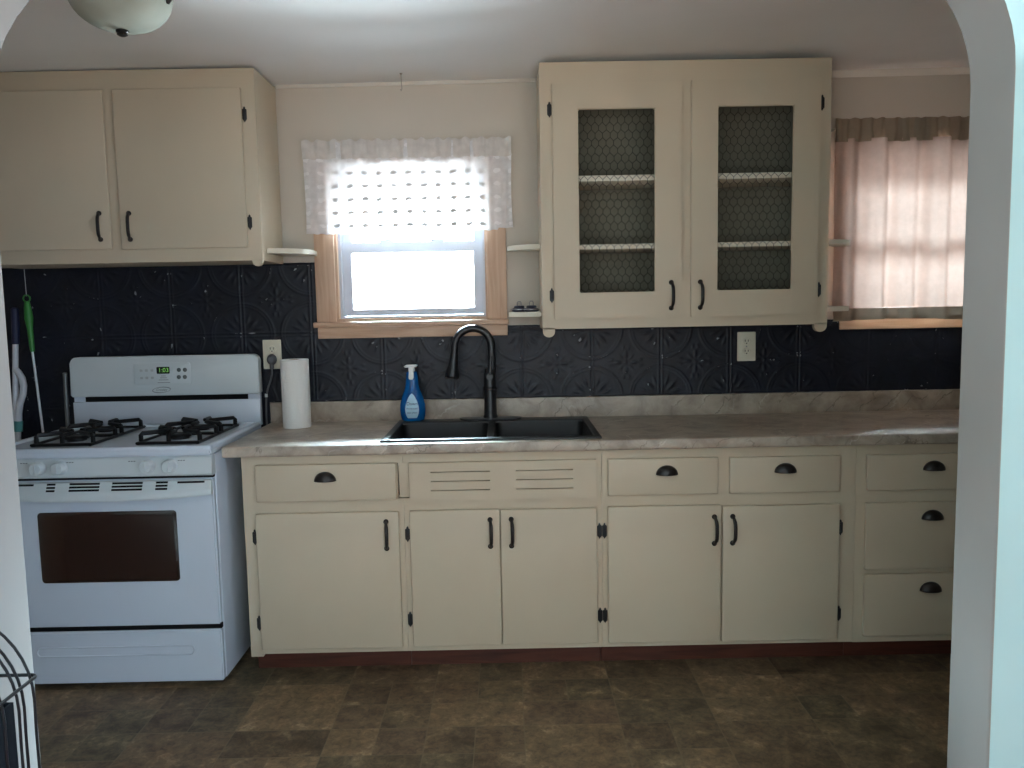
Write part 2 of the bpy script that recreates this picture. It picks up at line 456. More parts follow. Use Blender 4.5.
LACEHEAD = make_fabric('white_lace_header', (228, 224, 220), 0.20, 0.86)
CURT = make_fabric('beige_curtain_cloth', (200, 172, 158), 0.048, 1.0, var=0.05)
CURTBAND = make_fabric('beige_curtain_hem', (160, 142, 124), 0.011, 1.0, var=0.05)

k = NT('green_clock_digits'); e = k.n('Emission', Strength=0.55); e.inputs['Color'].default_value = (0.25, 0.6, 0.16, 1)
k.l(e.outputs[0], k.out.inputs['Surface']); DIGIT = k.m
HALLFLOOR = wood_mat('hall_oak_floor', (96, 54, 34), (138, 82, 52), axis='Y', knots=False, rough=0.35)

# ------------------------------------------------------------------ setting
CZ = 2.266                       # kitchen ceiling
KX0, KX1, YA, YN = -2.2, 2.3, -1.75, -1.895
HX, HY, HZ = 2.7, -5.6, 2.45     # the room the photograph is taken from

bm = BM(); box(bm, KX0 - .1, KX1 + .1, YN + .02, 0.15, -0.06, 0.0); struct(obj('floor', bm, FLOORM, origin=(0, 0, 0)))
bm = BM(); box(bm, -HX - .1, HX + .1, HY - .1, YN + .02, -0.06, -0.0); struct(obj('floor_hall', bm, HALLFLOOR, origin=(0, -3, 0)))
def CEIL(x): return CZ + .0085 * (x + .9)          # the old ceiling rises a little to the right
bm = BM(); box(bm, KX0, KX1, YA, 0.0, CZ, CZ + .08)
for v in bm.verts: v.co.z += CEIL(v.co.x) - CZ
struct(obj('ceiling', bm, CEILP, origin=(0, -1, CZ)))
bm = BM(); box(bm, -HX - .1, HX + .1, HY - .1, YN, HZ, HZ + .08); struct(obj('ceiling_hall', bm, CEILP, origin=(0, -3, HZ)))

W1 = (-0.724, -0.077, 1.288, 1.925)          # window over the sink: clear opening
W2 = (1.428, 2.150, 1.285, 1.965)            # curtained window
bm = BM(); holed(bm, KX0 - .1, KX1 + .1, 0.0, 0.112, 0.0, CZ + .06, [W1, W2]); struct(obj('wall_back', bm, WALLP, origin=(0, 0, 0), smooth=False))
bm = BM(); box(bm, KX0 - .1, KX0, YA, 0.0, 0, CZ + .06); struct(obj('wall_left', bm, WALLP, smooth=False))
bm = BM(); box(bm, KX1, KX1 + .1, YA, 0.0, 0, CZ + .06); struct(obj('wall_right', bm, WALLP, smooth=False))

# partition with the plastered arch between the two rooms
AL, AR, ASL, RL, ASR, RR = -1.037, 0.950, 1.735, 0.330, 1.765, 0.300
poly = [(-HX - .1, 0), (AL, 0), (AL, ASL)]
for i in range(1, 13):
    a = PI / 2 * i / 12; poly.append((AL + RL - RL * math.cos(a), ASL + RL * math.sin(a)))
for i in range(0, 12):
    a = PI / 2 * (1 - i / 12); poly.append((AR - RR + RR * math.cos(a), ASR + RR * math.sin(a)))
poly += [(AR, ASR), (AR, 0), (HX + .1, 0), (HX + .1, HZ), (-HX - .1, HZ)]
bm = BM(); prism(bm, poly, YN, YA, bev=0.006)
bmesh.ops.recalc_face_normals(bm, faces=bm.faces[:])
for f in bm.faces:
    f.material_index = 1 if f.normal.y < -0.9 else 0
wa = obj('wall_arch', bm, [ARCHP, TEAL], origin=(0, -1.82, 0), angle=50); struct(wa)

# far walls of the room behind the camera, with unseen windows enlarged to brighten the kitchen
hw = [(-2.3, -0.25, 0.12, 2.2), (0.25, 2.3, 0.12, 2.2)]
bm = BM(); holed(bm, -HX - .1, HX + .1, HY - .12, HY, 0, HZ, hw); struct(obj('wall_hall_back', bm, TEAL, smooth=False, origin=(0, HY, 0)))
def yz_wall(name, x0, x1, holes, m):
    bm = BM(); holed(bm, HY, YN, x0, x1, 0, HZ, holes)
    for v in bm.verts: v.co = Vector((v.co.y, v.co.x, v.co.z))
    return struct(obj(name, bm, m, smooth=False))
hs = [(-5.1, -2.35, 0.12, 2.2)]
yz_wall('wall_hall_right', HX, HX + .12, hs, TEAL)
yz_wall('wall_hall_left', -HX - .12, -HX, [], TEAL)
def hall_window(name, x0, x1, z0, z1, place):
    bm = BM(); holed(bm, x0, x1, -0.03, 0.03, z0, z1, [(x0 + .06, x1 - .06, z0 + .06, (z0 + z1) / 2 - .02), (x0 + .06, x1 - .06, (z0 + z1) / 2 + .02, z1 - .06)])
    for v in bm.verts: v.co = Vector(place(v.co))
    w = struct(obj(name, bm, VINYL, smooth=False))
    bm = BM(); box(bm, x0 + .05, x1 - .05, -.004, .004, z0 + .05, z1 - .05)
    for v in bm.verts: v.co = Vector(place(v.co))
    obj('pane', bm, GLASS, w, smooth=False)
hall_window('enlarged_window_3', *hw[0], lambda c: (c.x, HY - .06 + c.y, c.z))
hall_window('enlarged_window_4', *hw[1], lambda c: (c.x, HY - .06 + c.y, c.z))
hall_window('window_5', *hs[0], lambda c: (HX + .06 + c.y, c.x, c.z))

# crown strip where wall meets ceiling (interrupted by the two wall cabinets)
for i, (a, b, h_) in enumerate(((-0.934, 0.137, .011), (1.252, KX1 - .001, .026))):
    bm = BM(); prism(bm, [(-0.0005, CZ - h_), (-0.010, CZ - h_), (-0.018, CZ - h_ * .45), (-0.020, CZ - .001), (-0.0005, CZ - .001)], a, b, plane='YZ')
    for v in bm.verts: v.co.z += CEIL(v.co.x) - CZ
    struct(obj('trim_%d' % (i + 1), bm, TRIMW))

# ---- window over the sink
def kitchen_window(name, W, cas_w, apron_x, depth=0.06, sw=.038, stool_x=None):
    x0, x1, z0, z1 = W
    yb = depth
    # vinyl frame
    bm = BM(); fw = 0.022
    holed(bm, x0 + .001, x1 - .001, yb - .03, yb + .05, z0 + .001, z1 - .001, [(x0 + fw, x1 - fw, z0 + fw, z1 - fw)])
    w = struct(obj(name, bm, VINYL, smooth=False))
    zm = z0 + (z1 - z0) * 0.485
    def sash(nm, za, zb, ya, bw, top, bot):
        bm = BM(); holed(bm, x0 + fw + .001, x1 - fw - .001, ya, ya + .026, za, zb, [(x0 + fw + bw, x1 - fw - bw, za + bot, zb - top)])
        s = obj(nm, bm, VINYL, w, smooth=False)
        bm = BM(); box(bm, x0 + fw + bw - .004, x1 - fw - bw + .004, ya + .011, ya + .015, za + bot - .004, zb - top + .004)
        obj('pane', bm, GLASS, s, smooth=False)
        return s
    sash('upper_sash', zm + .001, z1 - fw - .001, yb + .020, sw, .038, .020)
    ls = sash('lower_sash', z0 + fw + .001, zm + .028, yb - .008, sw + .002, .045, .028)
    for px in (x0 + (x1 - x0) * .33, x0 + (x1 - x0) * .67):
        bm = BM(); box(bm, px - .03, px + .03, yb - .006, yb + .010, zm + .0285, zm + .040, .003)
        obj('sash_lock', bm, VINYL, ls)
    # pine liner + casing
    bm = BM()
    for a, b, c, d in ((x0 + .0005, x0 + .012, z0, z1), (x1 - .012, x1 - .0005, z0, z1)): box(bm, a, b, -0.002, yb - .031, c + .0135, d - .0135)
    box(bm, x0 + .0005, x1 - .0005, -0.002, yb - .031, z1 - .013, z1 - .0005); box(bm, x0 + .0005, x1 - .0005, -0.002, yb - .031, z0 + .0005, z0 + .013)
    obj('liner', bm, PINE, w, smooth=False)
    for a, b in ((x0 - cas_w, x0 + .004), (x1 - .004, x1 + cas_w)):
        bm = BM(); box(bm, a, b, -0.024, -0.0135, z0 + .001, z1 + .075, .003); obj('casing', bm, PINE, w)
    bm = BM(); box(bm, x0 + .005, x1 - .005, -0.024, -0.0135, z1 - .003, z1 + .075, .003); obj('head_casing', bm, PINEX, w)
    bm = BM(); box(bm, *(stool_x or (x0 - cas_w - .013, x1 + cas_w + .006)), -0.042, -0.0135, z0 - .022, z0 + .0005, .004); obj('stool', bm, PINEX, w)
    bm = BM(); box(bm, apron_x[0], apron_x[1], -0.026, -0.0135, z0 - .069, z0 - .0225, .003); obj('apron', bm, PINEX, w)
    return w
kitchen_window('window_1', W1, 0.079, (-0.801, 0.002))
kitchen_window('window_2', W2, 0.040, (1.412, 2.19), sw=.018, stool_x=(1.410, 2.20))

# ------------------------------------------------------------------ embossed tin backsplash
def backsplash():
    P = 0.2960; X0l = 0.061; Z0l = 0.945; S = 0.004
    xs = np.arange(KX0 + .004, KX1 - .004, S); zs = np.arange(0.004, 1.545, S)
    XX, ZZ = np.meshgrid(xs, zs, indexing='ij')
    du = np.abs((XX - X0l + P / 2) % P - P / 2); dv = np.abs((ZZ - Z0l + P / 2) % P - P / 2)
    r = np.sqrt(du ** 2 + dv ** 2)
    g = lambda t, w: np.exp(-(t / w) ** 2)
    h = 0.0028 * g(r - 0.132, .0035) + 0.0022 * g(r - 0.121, .003)
    h += 0.0024 * (g(du - 0.007, .0028) ) + 0.0024 * g(dv - 0.007, .0028) - 0.002 * g(du, .003) - 0.002 * g(dv, .003)
    a, b = P / 2 - du, P / 2 - dv
    h += 0.004 * g(np.sqrt(a * a + b * b), .008)
    for p, q in ((a, b), (b, a)):
        h += 0.0048 * g(p - .034, .014) * g(q, .0055) + 0.003 * g(p - .062, .009) * g(q - .011, .005)
    s, t = (a + b) / math.sqrt(2), (a - b) / math.sqrt(2)
    h += 0.0030 * g(s - .030, .012) * g(t, .004)
    s, t = (du + dv) / math.sqrt(2), (du - dv) / math.sqrt(2)
    h += 0.0048 * g(s - .064, .020) * g(t, .0065) * (r < .116)
    for sg in (-1, 1):
        c, sn = math.cos(sg * .42), math.sin(sg * .42)
        s2, t2 = s * c + t * sn, -s * sn + t * c
        h += 0.0042 * g(s2 - .070, .016) * g(t2, .005) * (r < .116)
        s2, t2 = s * math.cos(sg * .62) + t * math.sin(sg * .62), -s * math.sin(sg * .62) + t * math.cos(sg * .62)
        h += 0.003 * g(s2 - .040, .012) * g(t2, .004)
    top = np.where(xs < -0.79, 1.541, np.where(xs < 0.004, 1.235, 1.260))
    bot = np.where(xs < -1.842, 0.004, np.where(xs < -1.022, 0.60, 0.952))
    nx, nz = XX.shape
    ok = (zs[None, :] >= bot[:, None]) & (zs[None, :] <= top[:, None])
    idx = -np.ones((nx, nz), int); idx[ok] = np.arange(ok.sum())
    verts = np.stack([XX[ok], -0.0085 - 0.62 * h[ok], ZZ[ok]], 1)
    q = ok[:-1, :-1] & ok[1:, :-1] & ok[1:, 1:] & ok[:-1, 1:]
    i, j = np.nonzero(q)
    faces = np.stack([idx[i, j], idx[i + 1, j], idx[i + 1, j + 1], idx[i, j + 1]], 1)
    # boundary rim back to the wall, so that the sheet has its thickness
    off = Vector((0, 0, 0.9))
    me = bpy.data.meshes.new('tin_backsplash')
    me.from_pydata((verts - np.array([0, 0, .9])).tolist(), [], faces.tolist())
    me.polygons.foreach_set('use_smooth', [True] * len(me.polygons))
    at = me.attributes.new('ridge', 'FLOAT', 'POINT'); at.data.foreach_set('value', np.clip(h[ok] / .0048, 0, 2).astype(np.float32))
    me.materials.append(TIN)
    o = bpy.data.objects.new('tin_backsplash', me); C.objects.link(o); o.location = off
    md = o.modifiers.new('thickness', 'SOLIDIFY'); md.thickness = 0.004; md.offset = -1
    me.update()
    return tag(o, 'black embossed tin tile backsplash running along the wall above the counter', 'backsplash')
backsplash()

# ------------------------------------------------------------------ cabinet hardware
YF, YD = -0.585, -0.603
def bow_pull(x, z, y, parent, L=0.098, lean=0.004):
    bm = BM()
    for s in (-1, 1):
        lathe(bm, (x, y, z + s * L / 2), [(0.0095, 0.0002), (0.0095, .003), (.007, .006), (.0, .008)], 14, 'Y')
    pts = []
    for i in range(13):
        t = i / 12 - .5
        pts.append((x + lean * (1 - (2 * t) ** 4), y - .004 - .022 * (1 - (2 * t) ** 4), z + t * L))
    tube(bm, pts, [.0055 if abs(i - 6) > 4 else .0065 for i in range(13)], 10)
    return obj('handle', bm, BRONZE, parent)

def cup_pull(x, z, y, parent, w=0.080, h=0.034, d=0.026):
    """Half-dome bin pull: open below, flat rim against the drawer."""
    bm = BM(); n, m = 20, 7; rows = []
    for j in range(m + 1):
        el = PI / 2 * j / m
        row = []
        for i in range(n + 1):
            th = PI * i / n
            row.append(bm.verts.new((x - w / 2 * math.cos(th) * math.cos(el), y - .0005 - d * math.sin(el), z + h * math.sin(th) * math.cos(el) ** .8)))
        rows.append(row)
    for a, b in zip(rows, rows[1:]):
        for i in range(n): bm.faces.new((a[i], a[i + 1], b[i + 1], b[i]))
    o = obj('cup_pull', bm, BRONZE, parent)
    # rim flange + thickness
    md = o.modifiers.new('thickness', 'SOLIDIFY'); md.thickness = .0025; md.offset = -1
    bmesh_rim = BM()
    pts = [(x - (w / 2 + .001) * math.cos(PI * i / 16), y - .002, z + (h + .001) * math.sin(PI * i / 16)) for i in range(17)]
    tube(bmesh_rim, pts, .002, 8)
    obj('rim', bmesh_rim, BRONZE, o) if False else bmesh_rim.free()
    return o

def hinge(x, z, y, parent, w=0.017, h=0.060):
    bm = BM(); t = .003
    p = [(x - w / 2, z - h * .30), (x - w * .15, z - h * .40), (x - w * .1, z - h * .46), (x, z - h / 2), (x + w * .1, z - h * .46), (x + w * .15, z - h * .40), (x + w / 2, z - h * .30),
         (x + w / 2, z + h * .30), (x + w * .15, z + h * .36), (x + w * .22, z + h * .42), (x, z + h / 2), (x - w * .22, z + h * .42), (x - w * .15, z + h * .36), (x - w / 2, z + h * .30)]
    prism(bm, p, y - t, y - .0003, bev=.0006)
    tube(bm, [(x, y - t - .001, z - h * .32), (x, y - t - .001, z + h * .32)], .0028, 8)
    return obj('hinge', bm, BLACKIRON, parent)

def slab(name, x0, x1, z0, z1, yf, yb, parent, bev=0.004):
    bm = BM(); box(bm, x0, x1, yf, yb, z0, z1, bev, 3)
    return obj(name, bm, CREAM, parent)

def base_unit(x0, x1, label, z0=0.088, left_foot=False, tops=(.8265, .8265), notch=()):
    t = thing('base_cabinet', label, 'cabinet', ((x0 + x1) / 2, -0.30, 0), 'cream base cabinets under the counter')
    bm = BM(); holed(bm, x0, x1, YF, YF + .02, z0, .8265, notch)
    if left_foot: box(bm, x0, x0 + .045, YF, YF + .02, z0 - .010, z0 + .002)
    obj('face_frame', bm, CREAM, t)
    bm = BM()
    for a, b, zt_ in ((x0, x0 + .016, tops[0]), (x1 - .016, x1, tops[1])): box(bm, a, b, YF + .0205, -.012, z0, zt_)
    box(bm, x0 + .0165, x1 - .0165, YF + .0205, -.012, z0, z0 + .016)
    box(bm, x0 + .0165, x1 - .0165, -.022, -.012, z0 + .0165, min(tops))
    obj('carcass', bm, CREAM, t, smooth=False)
    bm = BM(); box(bm, x0 + .0005, x1 - .0005, -.510, -.492, 0.0, z0 - .0005)
    k_ = obj('toe_kick', bm, KICK, t, smooth=False); k_['label'] = 'reddish brown wooden toe kick'
    return t
def door(t, x0, x1, z0, z1, pull=None, hx=(), hz=()):
    d = slab('door', x0, x1, z0, z1, YD, YF - .0030, t)
    if pull: bow_pull(pull[0], pull[1], YD, d)
    for h_x in hx:
        for h_z in hz: hinge(h_x, h_z, YF - .0005 if not (x0 < h_x < x1) else YD, d)
    return d
def drawer(t, x0, x1, z0, z1, px=None, pz=None):
    d = slab('drawer', x0, x1, z0, z1, YD, YF - .0030, t)
    if px is not None: cup_pull(px, pz, YD, d)
    return d

t = base_unit(-0.963, -0.3855, 'cream single-door base cabinet with one drawer, right beside the white range', left_foot=True, tops=(.8265, .655), notch=[(-.4040, -.3855, .6600, .7900)])
drawer(t, -.911, -.408, .659, .793, -.661, .733)
door(t, -.918, -.403, .109, .616, (-.449, .531), (-.927,), (.528, .206))
t = base_unit(-0.3845, 0.3295, 'cream double-door sink base cabinet with slotted false front, below the black sink', tops=(.655, .655), notch=[(-.3845, -.3640, .6600, .7900)])
bm = BM(); prism(bm, [(-.3985, .6645), (-.3648, .6640), (-.3648, .7896), (-.4018, .7896)], YF + .001, YF + .016, bev=.001); obj('filler_strip', bm, CREAM, t)
bm = BM()
sl = []
for a, b in ((-.284, -.072), (.021, .226)):
    for z in (.757, .7235, .690): sl.append((a, b, z - .0017, z + .0017))
holed(bm, -.361, .309, YD, YF - .0005, .654, .791, sl)
fp = obj('false_front', bm, CREAM, t, smooth=False); fp['label'] = 'cream fixed panel with two sets of three slots'
door(t, -.365, -.0405, .111, .617, (-.075, .531), (-.375,), (.528, .209))
door(t, -.0375, .310, .111, .614, (.001, .531), (.3205,), (.526, .209))
t = base_unit(0.3305, 1.2485, 'cream base cabinet with two drawers over two doors, right of the sink')
drawer(t, .351, .747, .657, .791, .562, .732)
drawer(t, .788, 1.185, .657, .789, .987, .732)
door(t, .349, .758, .108, .617, (.733, .525), (.3385,), (.526, .209))
door(t, .764, 1.187, .105, .611, (.799, .525), (1.196,), (.521, .198))
t = base_unit(1.2495, 2.290, 'cream base cabinet with a stack of three cup-pull drawers, far right end', z0=.086)
drawer(t, 1.282, 1.760, .657, .788, 1.521, .730)
drawer(t, 1.281, 1.760, .365, .612, 1.521, .550)
drawer(t, 1.282, 1.760, .113, .347, 1.523, .283)
door(t, 1.800, 2.250, .110, .788, (1.840, .62))

# ------------------------------------------------------------------ countertop
t = thing('countertop', 'long marbled grey beige laminate countertop running over the base cabinets', 'countertop', (0.6, -0.31, 0.827))
bm = BM(); holed(bm, -1.016, 2.296, -0.626, -0.0065, 0.827, 0.865, [])
bm.free()
SX0, SX1, SY0, SY1 = -0.462, 0.331, -0.592, -0.066      # outline of the sink rim
bm = BM()
holed(bm, -1.016, 2.296, 0.827, 0.865, -0.625, -0.028, [(SX0 + .012, SX1 - .012, SY0 + .012, SY1 - .012)])
for v in bm.verts: v.co = Vector((v.co.x, v.co.z, v.co.y))
bmesh.ops.recalc_face_normals(bm, faces=bm.faces[:])
es = [e for e in bm.edges if all(abs(v.co.y + .625) < 1e-5 for v in e.verts) and abs(e.verts[0].co.z - e.verts[1].co.z) < 1e-6]
bmesh.ops.bevel(bm, geom=es, offset=.006, segments=3, affect='EDGES', profile=.5)
obj('worktop', bm, COUNTER, t)
bm = BM(); box(bm, -1.016, 2.296, -.0275, -.0125, .827, .951, .003)
obj('backsplash_curb', bm, COUNTER, t)

# ------------------------------------------------------------------ sink
t = thing('kitchen_sink', 'black double-bowl drop-in sink set in the counter under the window', 'sink', ((SX0 + SX1) / 2, -.33, .866))
bm = BM()
B = [(-.436, -.083), (-.056, .304)]
by0, by1 = -.556, -.150
holed(bm, SX0, SX1, .8655, .8735, SY0, SY1, [(B[0][0], B[0][1], by0, by1), (B[1][0], B[1][1], by0, by1)])
for v in bm.verts: v.co = Vector((v.co.x, v.co.z, v.co.y))
bmesh.ops.recalc_face_normals(bm, faces=bm.faces[:])
es = [e for e in bm.edges if abs(e.verts[0].co.z - .8735) < 1e-5 and abs(e.verts[1].co.z - .8735) < 1e-5 and len(e.link_faces) == 2 and e.calc_face_angle(0) > 1]
bmesh.ops.bevel(bm, geom=es, offset=.004, segments=3, affect='EDGES', profile=.5)
obj('rim', bm, SINKB, t)
for bx0, bx1 in B:
    bm = BM()
    # tapered bowl: inner shell closed by an outer one
    def ring(x0, x1, y0, y1, z, r=.03): return [bm.verts.new((x, y, z)) for x, y in rrect(x0, x1, y0, y1, r, 4)]
    R = [ring(bx0 - .006, bx1 + .006, by0 - .006, by1 + .006, .8652), ring(bx0 - .0005, bx1 + .0005, by0 - .0005, by1 + .0005, .8652), ring(bx0 + .012, bx1 - .012, by0 + .012, by1 - .012, .69),
         ring(bx0 + .03, bx1 - .03, by0 + .03, by1 - .03, .672)]
    O = [ring(bx0 + .006, bx1 - .006, by0 + .006, by1 - .006, .664), ]
    for a, b in list(zip(R, R[1:])) + [(O[0], R[0])]:
        for i in range(len(a)): bm.faces.new((a[i], a[(i + 1) % len(a)], b[(i + 1) % len(a)], b[i]))
    bm.faces.new(R[-1]); bm.faces.new(O[0])
    bw = obj('bowl', bm, SINKB, t)
    bm = BM(); lathe(bm, ((bx0 + bx1) / 2, (by0 + by1) / 2, .6722), [(.045, 0), (.045, .002), (.038, .003), (.03, .001), (.0, .001)], 24)
    d = obj('drain', bm, STEEL, bw); d['label'] = 'steel drain'

# ------------------------------------------------------------------ faucet
fx, fy, fz = -.076, -.108, .8742
t = thing('faucet', 'tall black gooseneck faucet with pull-down spray head behind the sink', 'faucet', (fx, fy, fz))
bm = BM(); prism(bm, rrect(fx - .130, fx + .130, fy - .030, fy + .030, .0295, 8), fz, fz + .007, plane='XY', bev=.002); obj('deck_plate', bm, FAUCETB, t)
bm = BM(); lathe(bm, (fx, fy, fz + .0072), [(.031, 0), (.031, .006), (.027, .014), (.0255, .07), (.0255, .115), (.028, .118), (.028, .124), (.0245, .128), (.0235, .190), (.019, .205), (.0, .206)], 28); obj('body', bm, FAUCETB, t)
bm = BM()
pts = [(fx + .010, fy, 1.07), (fx + .011, fy, 1.13), (fx + .009, fy, 1.165)]
cx, rz = fx - .066, .076
for i in range(0, 15):
    a = math.radians(0 + 180 * i / 14)
    pts.append((cx + rz * math.cos(a), fy - .01 * i / 14, 1.178 + rz * math.sin(a)))
pts += [(cx - rz - .001, fy - .011, 1.16), (cx - rz - .003, fy - .011, 1.140)]
tube(bm, pts, .0155, 16); obj('spout', bm, FAUCETB, t)
bm = BM()
p0 = Vector((cx - rz - .002, fy - .011, 1.147)); dr = Vector((-.13, -.0, -1)).normalized()
tube(bm, [p0, p0 + dr * .004, p0 + dr * .010, p0 + dr * .05, p0 + dr * .078, p0 + dr * .090, p0 + dr * .096], [.0165, .018, .0165, .0215, .0285, .0300, .027], 18)
sh = obj('spray_head', bm, FAUCETB, t)
bm = BM(); tube(bm, [p0 + dr * .0965, p0 + dr * .101], [.027, .025], 18); o = obj('nozzle', bm, STEEL, sh); o['label'] = 'steel nozzle face'
bm = BM()
tube(bm, [(fx, fy - .020, 1.055), (fx, fy - .044, 1.055)], .0135, 14)
tube(bm, [(fx + .002, fy - .038, 1.062), (fx + .004, fy - .042, 1.10), (fx + .008, fy - .040, 1.142)], [.008, .007, .006], 10)
obj('lever', bm, FAUCETB, t)

# ------------------------------------------------------------------ dish soap bottle
bx, byy, bz = -.400, -.105, .8742
t = thing('soap_bottle', 'blue dish spray bottle with white pump top, left rear corner of the sink', 'bottle', (bx, byy, bz))
bm = BM(); lathe(bm, (bx, byy, bz), [(.040, 0), (.0465, .004), (.051, .02), (.0535, .045), (.052, .070), (.044, .100), (.033, .128), (.027, .150), (.0240, .185), (.021, .205), (.0, .206)], 30, sy=.58)
obj('bottle_body', bm, SOAP, t)
bm = BM(); prism(bm, [(bx - .0125, bz + .180), (bx - .010, bz + .174), (bx + .004, bz + .172), (bx + .009, bz + .180), (bx + .010, bz + .226), (bx - .008, bz + .226)], byy - .0178, byy - .006, bev=.002)
box(bm, bx - .012, bx + .012, byy - .012, byy + .012, bz + .2062, bz + .226, .003)
pc = [(bx - .031, bz + .228), (bx - .026, bz + .223), (bx + .018, bz + .223), (bx + .024, bz + .229), (bx + .018, bz + .234), (bx - .022, bz + .234)]
prism(bm, pc, byy - .019, byy + .016, bev=.003)
o = obj('pump_head', bm, PUMPW, t); o['label'] = 'white pump head with trigger'
# teardrop label bent round the belly
bm = BM(); rows = []
prof = [(.040, 0), (.0465, .004), (.051, .02), (.0535, .045), (.052, .070), (.044, .100), (.033, .128)]
def rad(h):
    for (r0, h0), (r1, h1) in zip(prof, prof[1:]):
        if h0 <= h <= h1: return r0 + (r1 - r0) * (h - h0) / (h1 - h0)
    return .028
for j in range(15):
    h = .014 + (.116 - .014) * j / 14
    u = j / 14
    wd = .034 * math.sin(PI * min(1, .12 + u * .86)) ** .62 * (1 - .42 * u) if u < 1 else .001
    row = []
    for i in range(13):
        xx = wd * (i / 6 - 1); r = rad(h) + .0007
        yy = -.58 * math.sqrt(max(1e-6, r * r - xx * xx))
        row.append(bm.verts.new((bx + xx, byy + yy - .0004, bz + h)))
    rows.append(row)
for a, b in zip(rows, rows[1:]):
    for i in range(12): bm.faces.new((a[i], a[i + 1], b[i + 1], b[i]))
lb = obj('front_label', bm, LABELM, t); lb['label'] = 'pale blue teardrop label with dark printing'
text_part('brand_print', 'Dawn', .0195, (bx + .001, byy - .58 * .0520 - .0020, bz + .074), LABELT, lb)
text_part('name_print', 'Powerwash', .0098, (bx + .001, byy - .58 * .0533 - .0020, bz + .054), LABELT, lb)
text_part('kind_print', 'DISH SPRAY', .0080, (bx + .001, byy - .58 * .0535 - .0020, bz + .036), LABELT, lb)

# ------------------------------------------------------------------ paper towel roll
px, py, pz = -.868, -.165, .8655
t = thing('paper_towel_roll', 'white paper towel roll standing on the counter beside the range', 'paper towel', (px, py, pz))
bm = BM(); lathe(bm, (px, py, pz), [(.022, 0.0), (.055, 0.0), (.0565, .002), (.0565, .276), (.055, .278), (.022, .278), (.022, 0.0)], 40)
bmesh.ops.remove_doubles(bm, verts=bm.verts[:], dist=1e-6)
obj('paper', bm, PAPER, t)
bm = BM(); lathe(bm, (px, py, pz + .0005), [(.0200, 0), (.0215, 0), (.0215, .277), (.0200, .277), (.0200, 0)], 24)
bmesh.ops.remove_doubles(bm, verts=bm.verts[:], dist=1e-6)
obj('cardboard_core', bm, CARD, t)

# ------------------------------------------------------------------ gas range
GX0, GX1 = -1.829, -1.039
t = thing('gas_range', 'white freestanding gas range with black grates left of the counter', 'stove', ((GX0 + GX1) / 2, -.36, 0))
bm = BM(); box(bm, GX0, GX1, -.628, -.050, .022, .846, .006)
obj('range_body', bm, ENAMEL, t)
for fx_ in (GX0 + .05, GX1 - .05):
    for fy_ in (-.58, -.10):
        bm = BM(); lathe(bm, (fx_, fy_, 0), [(.018, 0), (.018, .010), (.010, .012), (.010, .0215)], 14); obj('leveling_foot', bm, DARKGAP, t)
# cooktop: slab with a raised lip all round
bm = BM()
holed(bm, GX0 - .002, GX1 + .002, .847, .8715, -.672, -.092, [])
for v in bm.verts: v.co = Vector((v.co.x, v.co.z, v.co.y))
bmesh.ops.recalc_face_normals(bm, faces=bm.faces[:])
bmesh.ops.bevel(bm, geom=[e for e in bm.edges], offset=.006, segments=3, affect='EDGES')
cl = GX0 - .002, GX1 + .002
box(bm, cl[0], cl[1], -.672, -.640, .860, .880, .008, 3)
box(bm, cl[0], cl[0] + .030, -.668, -.095, .860, .880, .008, 3); box(bm, cl[1] - .030, cl[1], -.668, -.095, .860, .880, .008, 3)
box(bm, cl[0], cl[1], -.115, -.092, .860, .880, .006, 3)
obj('cooktop', bm, ENAMEL, t)
# burners
def burner(x, y, r):
    bm = BM(); lathe(bm, (x, y, .8720), [(r + .045, 0), (r + .043, .0015), (r + .012, .001), (r, .004), (.0, .004)], 28)
    o = obj('drip_bowl', bm, ENAMEL, t)
    bm = BM(); lathe(bm, (x, y, .8762), [(r * .8, 0), (r * .8, .007), (r, .008), (r, .013), (r * .9, .016), (.0, .0165)], 26)
    obj('burner_cap', bm, CASTIRON, o)
GR = ((-1.712, -1.500), (-1.335, -1.115))
for gx0, gx1 in GR:
    cxg = (gx0 + gx1) / 2
    burner(cxg, -.470, .042); burner(cxg, -.255, .036)
    y0, y1 = -.578, -.150
    bm = BM(); s = .0060
    def bar(p, q, w=s):
        tube(bm, [p, q], w, 6)
    zb, zt = .8780, .9100
    loop_tube(bm, [(gx0, y0, zb), (gx1, y0, zb), (gx1, y1, zb), (gx0, y1, zb)], .0055, 6)
    ym = (y0 + y1) / 2
    bar((gx0, ym, zb), (gx1, ym, zb))
    for yc in (-.470, -.255):
        for a in (35, 145, 215, 325):
            ca, sa = math.cos(math.radians(a)), math.sin(math.radians(a))
            ex = gx1 - .004 if ca > 0 else gx0 + .004
            ey = yc + (.082 if sa > 0 else -.082)
            ix, iy = cxg + .026 * ca / abs(ca), yc + .020 * sa / abs(sa)
            tube(bm, [(ex, ey, zb), (ex, ey, zt - .006), (ex + (ix - ex) * .06, ey + (iy - ey) * .06, zt), (ix, iy, zt), (ix, iy, zt - .004)], [.0092, .0086, .0084, .0078, .0070], 6)
        for sy_ in (-1, 1):
            yy = yc + sy_ * .098
            tube(bm, [(cxg, yy, zb + .004), (cxg, yy, zt - .004), (cxg, yy - sy_ * .008, zt), (cxg, yc + sy_ * .034, zt)], [.0088, .0084, .0080, .0072], 6)
            bar((gx0, yy, zb), (gx1, yy, zb), .005)
    for a in (gx0 + .004, gx1 - .004):
        for b in (y0 + .004, y1 - .004): bar((a, b, .8722), (a, b, zb), .007)
    obj('grate', bm, CASTIRON, t)
